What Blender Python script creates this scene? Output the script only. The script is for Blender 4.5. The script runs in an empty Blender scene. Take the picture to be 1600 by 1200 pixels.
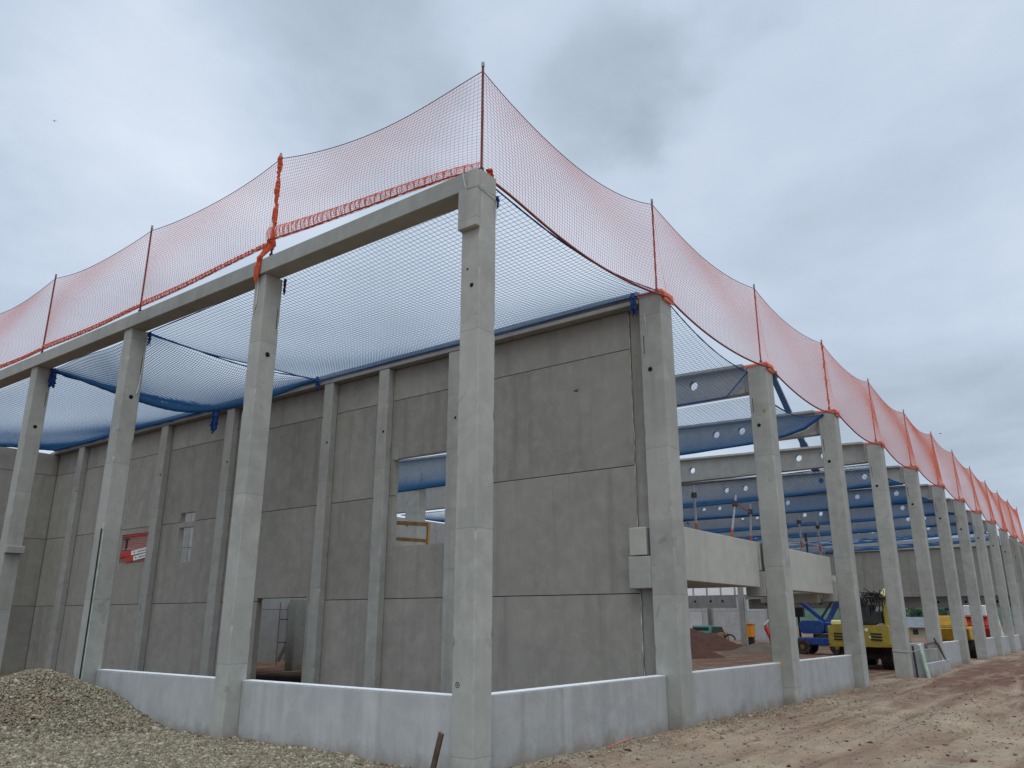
import bpy, bmesh, math, random
import numpy as np
from mathutils import Vector, Matrix
random.seed(7); rng = np.random.default_rng(7)
C = bpy.context.scene.collection
R = math.radians
# ---------------------------------------------------------------- camera, sky, sun, exposure
cam = bpy.data.objects.new("camera", bpy.data.cameras.new("camera")); C.objects.link(cam)
cam.data.sensor_width = 36.0; cam.data.lens = 36.0 * 1247.07 / 1600.0
cam.data.clip_start = 0.05; cam.data.clip_end = 6000
EYE = (-8.3995, -6.9841, 1.9201)
def cam_matrix(yaw, pitch, roll, loc):
    f = Vector((math.cos(yaw) * math.cos(pitch), math.sin(yaw) * math.cos(pitch), math.sin(pitch)))
    r = Vector((math.sin(yaw), -math.cos(yaw), 0)); u = r.cross(f)
    r2 = r * math.cos(roll) + u * math.sin(roll); u2 = -r * math.sin(roll) + u * math.cos(roll)
    m = Matrix((r2, u2, -f)).transposed().to_4x4(); m.translation = Vector(loc); return m
cam.matrix_world = cam_matrix(R(37.1933), R(16.5847), R(0.1198), EYE)
bpy.context.scene.camera = cam

SUN_EL, SUN_AZ = 58.0, 222.0          # direction the light comes from
world = bpy.data.worlds.new("World"); bpy.context.scene.world = world; world.use_nodes = True
def build_world():
    nt = world.node_tree; N = nt.nodes; L = nt.links; N.clear()
    def n(t, **k):
        o = N.new(t)
        for a, b in k.items(): setattr(o, a, b)
        return o
    def math_(op, a, b=None, c=None, clamp=False):
        m = n('ShaderNodeMath', operation=op, use_clamp=clamp)
        for i, v in enumerate((a, b, c)):
            if v is None: continue
            if isinstance(v, (int, float)): m.inputs[i].default_value = v
            else: L.new(v, m.inputs[i])
        return m.outputs[0]
    out = n('ShaderNodeOutputWorld'); bg = n('ShaderNodeBackground'); bg.inputs[1].default_value = 0.1
    sky = n('ShaderNodeTexSky', sky_type='NISHITA'); sky.sun_disc = False
    sky.sun_elevation = R(SUN_EL); sky.sun_rotation = R(90 - SUN_AZ)
    tc = n('ShaderNodeTexCoord'); d = tc.outputs['Generated']
    sep = n('ShaderNodeSeparateXYZ'); L.new(d, sep.inputs[0])
    # the cloud deck is a flat layer: project the view direction on it
    zz = math_('ADD', math_('MAXIMUM', sep.outputs[2], 0.0), 0.16)
    px = math_('DIVIDE', sep.outputs[0], zz); py = math_('DIVIDE', sep.outputs[1], zz)
    cmb = n('ShaderNodeCombineXYZ'); L.new(px, cmb.inputs[0]); L.new(py, cmb.inputs[1])
    n1 = n('ShaderNodeTexNoise'); n1.inputs['Scale'].default_value = 0.85; n1.inputs['Detail'].default_value = 7; n1.inputs['Roughness'].default_value = .52
    n1.inputs['Distortion'].default_value = .35; L.new(cmb.outputs[0], n1.inputs['Vector'])
    n2 = n('ShaderNodeTexNoise'); n2.inputs['Scale'].default_value = 2.6; n2.inputs['Detail'].default_value = 6; n2.inputs['Roughness'].default_value = .55
    L.new(cmb.outputs[0], n2.inputs['Vector'])
    # warp the direction for the big cloud masses
    w = n('ShaderNodeVectorMath', operation='SUBTRACT'); L.new(n2.outputs['Color'], w.inputs[0]); w.inputs[1].default_value = (.5, .5, .5)
    w2 = n('ShaderNodeVectorMath', operation='SCALE'); L.new(w.outputs[0], w2.inputs[0]); w2.inputs['Scale'].default_value = .38
    w3 = n('ShaderNodeVectorMath', operation='ADD'); L.new(d, w3.inputs[0]); L.new(w2.outputs[0], w3.inputs[1])
    w4 = n('ShaderNodeVectorMath', operation='NORMALIZE'); L.new(w3.outputs[0], w4.inputs[0])
    v = math_('MULTIPLY_ADD', n1.outputs['Fac'], 1.15, -.01)
    v = math_('MULTIPLY_ADD', math_('SUBTRACT', n2.outputs['Fac'], .5), 0.42, v)
    for (dx, dy, dz), rad, amt in CLOUDS:
        dp = n('ShaderNodeVectorMath', operation='DOT_PRODUCT'); L.new(w4.outputs[0], dp.inputs[0]); dp.inputs[1].default_value = (dx, dy, dz)
        mr = n('ShaderNodeMapRange', interpolation_type='SMOOTHSTEP'); L.new(dp.outputs['Value'], mr.inputs[0])
        mr.inputs[1].default_value = math.cos(R(rad)); mr.inputs[2].default_value = math.cos(R(rad * .12)); mr.inputs[3].default_value = 0; mr.inputs[4].default_value = amt
        v = math_('ADD', v, mr.outputs[0])
    ramp = n('ShaderNodeValToRGB'); L.new(v, ramp.inputs[0]); e = ramp.color_ramp.elements
    e[0].position = 0.10; e[0].color = (.345, .415, .495, 1); e[1].position = .95; e[1].color = (.74, .815, .93, 1)
    x = ramp.color_ramp.elements.new(.52); x.color = (.53, .625, .75, 1)
    # overcast sky: several times brighter overhead than near the horizon
    mz = n('ShaderNodeMapRange', interpolation_type='SMOOTHSTEP'); L.new(sep.outputs[2], mz.inputs[0])
    mz.inputs[1].default_value = .66; mz.inputs[2].default_value = 1.0; mz.inputs[3].default_value = 10.0; mz.inputs[4].default_value = ZEN * 10
    sc = n('ShaderNodeVectorMath', operation='SCALE'); L.new(ramp.outputs[0], sc.inputs[0]); L.new(mz.outputs[0], sc.inputs['Scale'])
    mix = n('ShaderNodeMixRGB'); mix.inputs[0].default_value = .94; L.new(sky.outputs[0], mix.inputs[1]); L.new(sc.outputs[0], mix.inputs[2])
    L.new(mix.outputs[0], bg.inputs[0]); L.new(bg.outputs[0], out.inputs[0])
ZEN = 2.9
CLOUDS = [((.489, .589, .643), 13, -.26), ((.40, .62, .675), 9, -.12), ((.712, .330, .618), 7, -.17), ((.680, .395, .618), 7.5, -.16), ((.98, .105, .167), 14, -.14), ((.415, .739, .531), 16, .20), ((.60, .48, .64), 7, .12),
          ((.301, .858, .416), 14, -.05), ((.769, .19, .611), 14, .12), ((.927, .198, .318), 18, -.10)]
build_world()
sun = bpy.data.objects.new("sun", bpy.data.lights.new("sun", 'SUN')); C.objects.link(sun)
sun.data.energy = 0.9; sun.data.angle = R(35); sun.data.color = (1, .965, .91)
sd = Vector((math.cos(R(SUN_AZ)) * math.cos(R(SUN_EL)), math.sin(R(SUN_AZ)) * math.cos(R(SUN_EL)), math.sin(R(SUN_EL))))
sun.rotation_euler = sd.to_track_quat('Z', 'Y').to_euler(); sun.location = (0, 0, 60)
vs = bpy.context.scene.view_settings
vs.view_transform = 'Standard'; vs.look = 'None'; vs.gamma = 1; vs.use_curve_mapping = False; vs.exposure = 0.10

# ---------------------------------------------------------------- materials
class NT:
    def __init__(s, name):
        s.m = bpy.data.materials.new(name); s.m.use_nodes = True; s.t = s.m.node_tree
        s.b = s.t.nodes['Principled BSDF']; s.b.inputs['Specular IOR Level'].default_value = .3
    def n(s, t, **k):
        o = s.t.nodes.new(t)
        for a, b in k.items(): setattr(o, a, b)
        return o
    def l(s, a, b): s.t.links.new(a, b)
    def put(s, sock, v):
        if isinstance(v, (int, float)): sock.default_value = v
        elif isinstance(v, (tuple, list)): sock.default_value = (*v, 1) if len(v) == 3 and sock.type == 'RGBA' else v
        else: s.l(v, sock)
    def math(s, op, a, b=0.0, c=0.0, clamp=False):
        m = s.n('ShaderNodeMath', operation=op, use_clamp=clamp); s.put(m.inputs[0], a); s.put(m.inputs[1], b); s.put(m.inputs[2], c); return m.outputs[0]
    def rng(s, v, a, b, c=0.0, d=1.0):
        m = s.n('ShaderNodeMapRange'); s.put(m.inputs[0], v)
        for i, q in enumerate((a, b, c, d)): m.inputs[i + 1].default_value = q
        return m.outputs[0]
    def mix(s, f, a, b, mode='MIX'):
        m = s.n('ShaderNodeMixRGB', blend_type=mode); s.put(m.inputs[0], f); s.put(m.inputs[1], a); s.put(m.inputs[2], b); return m.outputs[0]
    def coord(s, scale=(1, 1, 1), world=False):
        if world: v = s.n('ShaderNodeNewGeometry').outputs['Position']
        else:
            v = s.n('ShaderNodeTexCoord').outputs['Object']
            oi = s.n('ShaderNodeObjectInfo'); mu = s.n('ShaderNodeVectorMath', operation='MULTIPLY_ADD')
            cb = s.n('ShaderNodeCombineXYZ')
            for i in range(3): s.l(oi.outputs['Random'], cb.inputs[i])
            s.l(cb.outputs[0], mu.inputs[0]); mu.inputs[1].default_value = (37, 53, 71); s.l(v, mu.inputs[2]); v = mu.outputs[0]
        mp = s.n('ShaderNodeMapping'); mp.inputs['Scale'].default_value = scale; s.l(v, mp.inputs['Vector']); return mp.outputs[0]
    def noise(s, vec, scale, detail=4, rough=.55, dist=0.0):
        x = s.n('ShaderNodeTexNoise'); s.l(vec, x.inputs['Vector']); x.inputs['Scale'].default_value = scale
        x.inputs['Detail'].default_value = detail; x.inputs['Roughness'].default_value = rough; x.inputs['Distortion'].default_value = dist
        return x.outputs['Fac']
    def bump(s, h, strength=.3, dist=.01, prev=None):
        b = s.n('ShaderNodeBump'); b.inputs['Strength'].default_value = strength; b.inputs['Distance'].default_value = dist; s.l(h, b.inputs['Height'])
        if prev is not None: s.l(prev, b.inputs['Normal'])
        s.l(b.outputs[0], s.b.inputs['Normal']); return b.outputs[0]
    def done(s, col, rough=.8, metal=0.0):
        s.put(s.b.inputs['Base Color'], col); s.put(s.b.inputs['Roughness'], rough); s.b.inputs['Metallic'].default_value = metal; return s.m

def concrete(name, c1, c2, streak=.5, stain=.35, blotch=.6, seams=False, white=0.0, mud=0.0):
    t = NT(name); v = t.coord(); big = t.noise(v, .55, 5, .6, .4); med = t.noise(v, 3.2, 5, .6, .3); fine = t.noise(v, 45, 3, .6)
    vs_ = t.coord((1, 1, .07)); st = t.noise(vs_, 2.6, 5, .62, .15); st2 = t.noise(vs_, 9, 3, .6)
    col = t.mix(t.rng(big, .3, .72), c1, c2)
    col = t.mix(t.math('MULTIPLY', t.rng(med, .42, .75), blotch), col, tuple(x * 1.22 for x in c1))
    col = t.mix(t.math('MULTIPLY', t.rng(st, .52, .72), streak), col, tuple(x * .66 for x in c2))
    col = t.mix(t.math('MULTIPLY', t.rng(st2, .55, .8), streak * .5), col, tuple(x * 1.25 for x in c1))
    # smudges
    sm = t.noise(v, 1.7, 6, .68, .8)
    col = t.mix(t.math('MULTIPLY', t.rng(sm, .62, .74), stain), col, tuple(x * .55 for x in c2))
    sg = t.noise(v, 11, 4, .7)
    col = t.mix(t.math('MULTIPLY', t.rng(sg, .63, .76), stain * .7), col, tuple(x * .6 for x in c2))
    # pores
    vo = t.n('ShaderNodeTexVoronoi'); t.l(v, vo.inputs['Vector']); vo.inputs['Scale'].default_value = 16
    vc = t.n('ShaderNodeSeparateColor'); t.l(vo.outputs['Color'], vc.inputs[0])
    pore = t.math('MULTIPLY', t.math('LESS_THAN', vo.outputs['Distance'], .13), t.math('GREATER_THAN', vc.outputs[0], .72))
    col = t.mix(t.math('MULTIPLY', pore, .55), col, tuple(x * .35 for x in c2))
    h = t.math('MULTIPLY_ADD', fine, .3, t.math('MULTIPLY_ADD', med, .5, t.math('MULTIPLY', pore, -.6)))
    if white > 0:   # fresh laitance in vertical runs
        wv = t.noise(vs_, 1.3, 6, .7, .2); col = t.mix(t.math('MULTIPLY', t.rng(wv, .5, .7), white), col, tuple(min(1, x * 1.5) for x in c1))
    if seams:       # formwork joint lines round a shaft
        p = t.n('ShaderNodeTexCoord').outputs['Object']; sp = t.n('ShaderNodeSeparateXYZ'); t.l(p, sp.inputs[0])
        oi = t.n('ShaderNodeObjectInfo')
        zz = t.math('FRACT', t.math('MULTIPLY_ADD', oi.outputs['Random'], 3.1, t.math('MULTIPLY', sp.outputs[2], .347)))
        ln = t.math('LESS_THAN', zz, .0045); col = t.mix(t.math('MULTIPLY', ln, .35), col, tuple(x * .4 for x in c2))
        band = t.math('LESS_THAN', zz, .5); col = t.mix(t.math('MULTIPLY', band, .10), col, tuple(x * .6 for x in c2))
    oi2 = t.n('ShaderNodeObjectInfo').outputs['Random']; tone = t.rng(oi2, 0, 1, .88, 1.10); tc_ = t.n('ShaderNodeCombineColor')
    for k_ in range(3): t.l(tone, tc_.inputs[k_])
    col = t.mix(1.0, col, tc_.outputs[0], 'MULTIPLY')
    if mud > 0:
        wp_ = t.coord(world=True); sp2 = t.n('ShaderNodeSeparateXYZ'); t.l(wp_, sp2.inputs[0]); mn_ = t.noise(wp_, 2.2, 6, .7, .4)
        mf = t.rng(t.math('SUBTRACT', t.math('MULTIPLY', mn_, .95), t.math('MULTIPLY', sp2.outputs[2], 1.15)), .20, .52); col = t.mix(t.math('MULTIPLY', mf, mud), col, (.205, .150, .105))
    t.bump(h, .25, .012)
    return t.done(col, t.rng(med, .3, .7, .75, .92))

def plain(name, col, rough=.6, metal=0.0, var=.25, scale=6.0, dirt=None, bump=0.0):
    t = NT(name); v = t.coord(); a = t.noise(v, scale, 5, .6, .2)
    c = t.mix(t.rng(a, .35, .7), tuple(x * (1 - var) for x in col), tuple(min(1, x * (1 + var * .5)) for x in col))
    if dirt:
        b = t.noise(v, scale * .5, 6, .7, .5); c = t.mix(t.math('MULTIPLY', t.rng(b, .48, .68), dirt[1]), c, dirt[0])
    if bump: t.bump(a, bump, .01)
    return t.done(c, rough, metal)

M = {}
M['column'] = concrete('column_concrete', (.365, .365, .33), (.285, .287, .26), .35, .6, .6, True, mud=.55)
M['panel'] = concrete('panel_concrete', (.282, .272, .236), (.218, .210, .183), .42, .30, .60, mud=.5)
M['plinth'] = concrete('plinth_concrete', (.385, .39, .38), (.31, .315, .31), .42, .3, .6, white=.35, mud=.6)
M['beam'] = concrete('beam_concrete', (.34, .345, .315), (.27, .275, .25), .3, .3, .5)
M['girder'] = concrete('girder_concrete', (.33, .325, .305), (.26, .255, .24), .35, .25, .5)
M['plinth_cap'] = plain('pale_plinth_cap', (.74, .76, .76), .7, 0, .08, 2)  # paler than the plinth sides
M['mezz'] = concrete('mezzanine_concrete', (.46, .45, .40), (.39, .38, .335), .25, .25, .5)
M['farwall'] = concrete('far_wall_concrete', (.40, .395, .38), (.31, .308, .30), .5, .25, .5)
M['steelgrey'] = plain('galvanised_steel', (.30, .31, .32), .5, .6)
M['darksteel'] = plain('dark_steel', (.05, .05, .055), .55, .4)
M['hole'] = plain('dark_socket', (.012, .010, .010), .9)
def cord(name, col, tr):
    t = NT(name); d = t.n('ShaderNodeBsdfDiffuse'); q = t.n('ShaderNodeBsdfTranslucent'); m = t.n('ShaderNodeMixShader'); m.inputs[0].default_value = tr
    d.inputs[0].default_value = (*col, 1); q.inputs[0].default_value = (*col, 1); t.l(d.outputs[0], m.inputs[1]); t.l(q.outputs[0], m.inputs[2])
    t.l(m.outputs[0], t.t.nodes['Material Output'].inputs[0]); return t.m
M['orange'] = cord('orange_net_cord', (.94, .36, .24), .5)
M['orange_rope'] = plain('orange_rope', (.55, .085, .03), .8, 0, .35, 9)
M['darkrope'] = plain('dark_red_rope', (.24, .06, .04), .85, 0, .35, 9)
M['blue'] = cord('blue_net_cord', (.06, .19, .38), .4)
M['blue_rope'] = plain('blue_rope', (.012, .055, .22), .75, 0, .35, 9)
M['whiterope'] = plain('white_cord', (.6, .6, .56), .8)
M['wood'] = plain('raw_timber', (.48, .27, .11), .75, 0, .35, 5)
M['oldwood'] = plain('weathered_timber', (.13, .085, .06), .8, 0, .4, 6)
M['yellow'] = plain('yellow_paint', (.38, .29, .045), .5, 0, .2, 3, ((.20, .145, .08), .6))
M['palecream'] = plain('cream_paint', (.72, .66, .30), .35, 0, .1, 3)
M['deepyellow'] = plain('deep_yellow_paint', (.55, .31, .025), .5, 0, .2, 3, ((.22, .14, .07), .55))
M['bluepaint'] = plain('blue_paint', (.018, .065, .25), .5, 0, .25, 3, ((.09, .08, .075), .45))
M['navy'] = plain('navy_boom_paint', (.02, .045, .10), .45, .1, .25, 4)
M['red'] = plain('red_paint', (.55, .045, .03), .45, 0, .2, 4)
M['sleeve_red'] = plain('faded_red_paint', (.36, .085, .045), .6, 0, .25, 8)
M['white'] = plain('white_paint', (.78, .78, .76), .5, 0, .08, 4)
M['rubber'] = plain('muddy_rubber', (.030, .026, .024), .85, 0, .4, 5, ((.16, .085, .055), .75), .3)
M['rim'] = plain('wheel_rim', (.20, .15, .04), .6, .2, .3, 5, ((.15, .09, .06), .5))
M['black'] = plain('black_plastic', (.018, .018, .02), .45)
M['glass'] = plain('dark_glass', (.03, .05, .05), .08, 0, .1)
M['green'] = plain('green_car_paint', (.05, .16, .12), .3, 0, .1)
M['crate'] = plain('tan_plywood', (.40, .28, .13), .75)
M['orangeplastic'] = plain('orange_plastic', (.80, .30, .03), .5, 0, .1)
M['housewall'] = plain('cream_render', (.42, .38, .26), .85)
M['rooftile'] = plain('grey_roof_tiles', (.16, .17, .18), .8, 0, .3, 2)
M['palegreen'] = plain('pale_green_pipe', (.52, .68, .56), .5)
M['mesh_red'] = plain('red_mesh_screen', (.42, .19, .17), .85, 0, .15, 8)

def ground_material():
    t = NT('site_dirt'); p = t.coord(world=True); sp = t.n('ShaderNodeSeparateXYZ'); t.l(p, sp.inputs[0])
    a = t.noise(p, .35, 7, .6, .6); b = t.noise(p, 1.7, 6, .62, .5); f = t.noise(p, 22, 5, .7); g = t.noise(p, 85, 3, .7)
    trk = t.noise(t.coord((.16, 1.35, 1), True), 1.0, 7, .62, .45)        # ruts along the facade
    trk2 = t.noise(t.coord((.35, 4.0, 1), True), 1.0, 5, .6, .3)
    col = t.mix(t.rng(b, .36, .64), (.31, .238, .162), (.42, .335, .235))
    col = t.mix(t.math('MULTIPLY', t.rng(a, .42, .58), .6), col, (.32, .215, .148))
    # where the red subsoil has been dragged about
    far = t.math('MULTIPLY', t.rng(sp.outputs[0], 7, 24), t.rng(sp.outputs[1], 1.0, -1.2))
    ins = t.rng(sp.outputs[1], .2, 1.5)
    lm = t.math('MAXIMUM', t.math('MULTIPLY', far, 1.0), ins); lm = t.math('MAXIMUM', lm, .36)
    red = t.math('MULTIPLY', t.rng(t.math('ADD', t.math('MULTIPLY', trk, .75), t.math('MULTIPLY', lm, .22)), .40, .58), t.rng(lm, .0, .9, .45, .95))
    col = t.mix(red, col, (.135, .062, .038))
    col = t.mix(t.math('MULTIPLY', t.rng(trk2, .54, .70), .65), col, (.105, .055, .036))
    grey = t.math('MULTIPLY', t.rng(t.noise(p, .8, 6, .65, .8), .54, .66), .6)
    col = t.mix(grey, col, (.33, .29, .215))
    wet = t.math('MULTIPLY', t.rng(t.noise(t.coord((.3, 1.2, 1), True), 2.3, 6, .7, .6), .64, .74), .7)
    col = t.mix(wet, col, (.085, .042, .030))
    col = t.mix(.75, col, t.mix(t.rng(f, .25, .78), (.55, .53, .50), (1.28, 1.28, 1.25)), 'MULTIPLY')
    col = t.mix(t.math('MULTIPLY', t.rng(g, .66, .74), .6), col, (.48, .44, .36))
    h = t.math('ADD', t.math('MULTIPLY', f, .6), t.math('ADD', t.math('MULTIPLY', g, .25), t.math('MULTIPLY', trk2, .6)))
    t.bump(h, .8, .05)
    return t.done(col, .93)
M['ground'] = ground_material()

def soil(name, c1, c2):
    t = NT(name); v = t.coord(); a = t.noise(v, 1.6, 6, .65, .6); b = t.noise(v, 14, 5, .7)
    col = t.mix(t.rng(a, .35, .65), c1, c2); col = t.mix(.6, col, t.mix(t.rng(b, .3, .75), (.5, .5, .5), (1.3, 1.3, 1.3)), 'MULTIPLY')
    t.bump(t.math('ADD', a, t.math('MULTIPLY', b, .5)), .8, .08); return t.done(col, .95)
M['redsoil'] = soil('red_soil', (.070, .028, .018), (.105, .044, .028))
M['greysoil'] = soil('grey_soil', (.115, .080, .058), (.155, .112, .082))
def gravel_mat():
    t = NT('crushed_stone'); v = t.coord(); oi = t.n('ShaderNodeNewGeometry').outputs['Random Per Island']
    rp = t.n('ShaderNodeValToRGB'); t.l(oi, rp.inputs[0]); e = rp.color_ramp.elements
    e[0].color = (.145, .122, .082, 1); e[1].color = (.43, .38, .27, 1); q = e.new(.6); q.color = (.235, .203, .140, 1)
    a = t.noise(v, 30, 4, .65); b = t.noise(v, 1.1, 4, .6)
    col = t.mix(.5, rp.outputs[0], t.mix(t.rng(a, .3, .7), (.65, .63, .6), (1.25, 1.25, 1.25)), 'MULTIPLY')
    col = t.mix(t.math('MULTIPLY', t.rng(b, .52, .70), .38), col, (.24, .145, .095))
    return t.done(col, .9)
M['gravel'] = gravel_mat()
def foliage_mat(name, c1, c2):
    t = NT(name); oi = t.n('ShaderNodeNewGeometry').outputs['Random Per Island']; return t.done(t.mix(oi, c1, c2), .85)
M['leaf'] = foliage_mat('tree_leaves', (.022, .050, .028), (.06, .105, .05))
M['bark'] = plain('bark', (.08, .06, .045), .9)
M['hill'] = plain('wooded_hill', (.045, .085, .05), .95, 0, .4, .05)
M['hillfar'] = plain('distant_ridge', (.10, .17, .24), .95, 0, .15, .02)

# ---------------------------------------------------------------- geometry helpers
class MB:
    def __init__(s): s.v = []; s.f = []
    def add(s, vs_, fs): o = len(s.v); s.v += [tuple(map(float, p)) for p in vs_]; s.f += [tuple(i + o for i in q) for q in fs]; return s
    def box(s, x0, x1, y0, y1, z0, z1):
        return s.add([(x0, y0, z0), (x1, y0, z0), (x1, y1, z0), (x0, y1, z0), (x0, y0, z1), (x1, y0, z1), (x1, y1, z1), (x0, y1, z1)],
                     [(3, 2, 1, 0), (4, 5, 6, 7), (0, 1, 5, 4), (1, 2, 6, 5), (2, 3, 7, 6), (3, 0, 4, 7)])
    def bar(s, a, b, w, h=None, up=(0, 0, 1)):
        a, b = Vector(a), Vector(b); h = h or w; d = (b - a).normalized(); u = Vector(up)
        if abs(d.dot(u)) > .98: u = Vector((1, 0, 0))
        sd_ = d.cross(u).normalized() * w / 2; u = sd_.cross(d).normalized() * h / 2
        return s.add([a - sd_ - u, a + sd_ - u, a + sd_ + u, a - sd_ + u, b - sd_ - u, b + sd_ - u, b + sd_ + u, b - sd_ + u],
                     [(3, 2, 1, 0), (4, 5, 6, 7), (0, 1, 5, 4), (1, 2, 6, 5), (2, 3, 7, 6), (3, 0, 4, 7)])
    def tube(s, pts, r, n=6, cap=True):
        pts = [Vector(p) for p in pts]; rs = r if isinstance(r, (list, tuple)) else [r] * len(pts); vs_ = []; fs = []
        for i, p in enumerate(pts):
            d = (pts[min(i + 1, len(pts) - 1)] - pts[max(i - 1, 0)]).normalized()
            u = Vector((0, 0, 1)) if abs(d.z) < .95 else Vector((1, 0, 0)); a = d.cross(u).normalized(); b = a.cross(d).normalized()
            for k in range(n): q = 2 * math.pi * k / n; vs_.append(p + (a * math.cos(q) + b * math.sin(q)) * rs[i])
        for i in range(len(pts) - 1):
            for k in range(n): fs.append((i * n + k, i * n + (k + 1) % n, (i + 1) * n + (k + 1) % n, (i + 1) * n + k))
        if cap: fs.append(tuple(range(n - 1, -1, -1))); fs.append(tuple((len(pts) - 1) * n + k for k in range(n)))
        return s.add(vs_, fs)
    def lathe(s, c, axis, prof, n=24):
        c = Vector(c); ax = Vector(axis).normalized(); u = Vector((0, 0, 1)) if abs(ax.z) < .9 else Vector((1, 0, 0)); a = ax.cross(u).normalized(); b = ax.cross(a)
        vs_ = []; fs = []
        for (t, r) in prof:
            for k in range(n): q = 2 * math.pi * k / n; vs_.append(c + ax * t + (a * math.cos(q) + b * math.sin(q)) * r)
        for i in range(len(prof) - 1):
            for k in range(n): fs.append((i * n + k, i * n + (k + 1) % n, (i + 1) * n + (k + 1) % n, (i + 1) * n + k))
        fs.append(tuple(range(n - 1, -1, -1))); fs.append(tuple((len(prof) - 1) * n + k for k in range(n)))
        return s.add(vs_, fs)
    def prism(s, poly, axis, t0, t1):       # poly in the plane across axis, extruded from t0 to t1
        def P(p, t): return (t, p[0], p[1]) if axis == 'x' else (p[0], t, p[1]) if axis == 'y' else (p[0], p[1], t)
        n = len(poly); return s.add([P(p, t0) for p in poly] + [P(p, t1) for p in poly],
            [tuple(range(n - 1, -1, -1)), tuple(range(n, 2 * n))] + [(i, (i + 1) % n, n + (i + 1) % n, n + i) for i in range(n)])
    def build(s, name, mat, parent=None, loc=None, smooth=False, bevel=0.0):
        me = bpy.data.meshes.new(name); off = Vector(loc) if loc is not None else (parent_world(parent) if parent else Vector((0, 0, 0)))
        me.from_pydata([tuple(Vector(p) - off) for p in s.v], [], s.f); me.validate()
        bm = bmesh.new(); bm.from_mesh(me); bmesh.ops.recalc_face_normals(bm, faces=bm.faces); bm.to_mesh(me); bm.free()
        o = bpy.data.objects.new(name, me); C.objects.link(o); me.materials.append(M[mat] if isinstance(mat, str) else mat)
        if smooth: me.polygons.foreach_set('use_smooth', [True] * len(me.polygons))
        if parent: o.parent = parent
        elif loc is not None: o.location = loc
        if bevel:
            b = o.modifiers.new('bevel', 'BEVEL'); b.width = bevel; b.segments = 1; b.limit_method = 'ANGLE'
        return o
def parent_world(p):
    v = Vector((0, 0, 0))
    while p: v = v + p.location; p = p.parent
    return v
def tag(o, label=None, cat=None, group=None, kind=None):
    if label: o['label'] = label
    if cat: o['category'] = cat
    if group: o['group'] = group
    if kind or cat: o['kind'] = kind or 'thing'
    return o
def thing(name, loc, label, cat, group=None):
    o = bpy.data.objects.new(name, None); C.objects.link(o); o.location = loc; o.empty_display_size = .2; return tag(o, label, cat, group)
ORD = ['first', 'second', 'third', 'fourth', 'fifth', 'sixth', 'seventh', 'eighth', 'ninth', 'tenth', 'eleventh', 'twelfth', 'thirteenth']

# ---------------------------------------------------------------- ground
S = [0.0, 6.0, 12.18, 18.45, 24.57, 30.81, 37.14, 43.23, 49.37, 55.82, 62.0, 68.2, 74.4]    # columns along the right facade
LY = [0.0, 5.345, 10.303, 15.092, 20.0]                                                       # columns along the left facade
def vnoise(x, y, seed=0):
    xi = np.floor(x).astype(int); yi = np.floor(y).astype(int); fx = x - xi; fy = y - yi
    fx = fx * fx * (3 - 2 * fx); fy = fy * fy * (3 - 2 * fy)
    def h(a, b):
        q = np.sin(a * 127.1 + b * 311.7 + seed * 74.7) * 43758.5453; return q - np.floor(q)
    return (h(xi, yi) * (1 - fx) + h(xi + 1, yi) * fx) * (1 - fy) + (h(xi, yi + 1) * (1 - fx) + h(xi + 1, yi + 1) * fx) * fy
def fbm(x, y, seed=0, o=4):
    s_ = 0; a = .5
    for i in range(o): s_ = s_ + a * (vnoise(x, y, seed + i) - .5); x = x * 2.03; y = y * 2.03; a *= .5
    return s_
def heap_h(x, y):
    r = np.hypot(x + 1.05, (y - 9.9) * np.where(y > 9.9, .9, 1.0)); r = r * (1 + .35 * fbm(x * .7 + 3, y * .7, 14))
    h = 1.15 - .42 * np.sqrt(r * r + .09)
    ap = .07 - .014 * np.abs(x + .5) - .010 * np.abs(y - 5.2) - .03 * np.clip(2.2 - y, 0, 3)      # spill of stone along the plinth
    d = np.clip((h - ap) / .25, -1, 1); h = np.maximum(h, ap) + .05 * (1 - np.abs(d)) ** 2
    return h + .09 * fbm(x * 1.3, y * 1.3, 3) + .045 * fbm(x * 5, y * 5, 9)
def ground_h(x, y):
    near = np.exp(-np.maximum(0, np.hypot(x - 4, y + 4) - 22) / 14.0)
    h = .09 * fbm(x * .45, y * .8, 1) + .05 * fbm(x * 1.4, y * 3.0, 5) + .022 * fbm(x * 6, y * 6, 8)
    out = np.clip((-y) / .6, 0, 1)
    rut = np.sin((y + .35 * np.sin(x * .23) + .5 * fbm(x * .5, y * .5, 2)) * 3.4) * .07 * np.clip((-y - 1.2) / 1.2, 0, 1) * np.clip((x - 4) / 6, 0, 1)
    edge = .07 * np.exp(-((y + .25) / .35) ** 2) * (x > .5) * (x < 19)      # loose gravel banked against the plinths
    return (h + rut) * near + edge * near
def axis(lo, hi, segs):
    a = []
    for (p, q, st) in segs: a += list(np.arange(p, q, st))
    return np.array([lo] + a + [hi])
gx = axis(-4000, 4000, [(-2000, -200, 300), (-200, -20, 20), (-20, -8, 1.0), (-8, 26, .13), (26, 60, .45), (60, 140, 4), (140, 400, 40), (400, 3600, 400)])
gy = axis(-4000, 4000, [(-2000, -200, 300), (-200, -30, 20), (-30, -8, 1.0), (-8, 1.2, .11), (1.2, 30, .6), (30, 140, 5), (140, 400, 40), (400, 3600, 400)])
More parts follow.
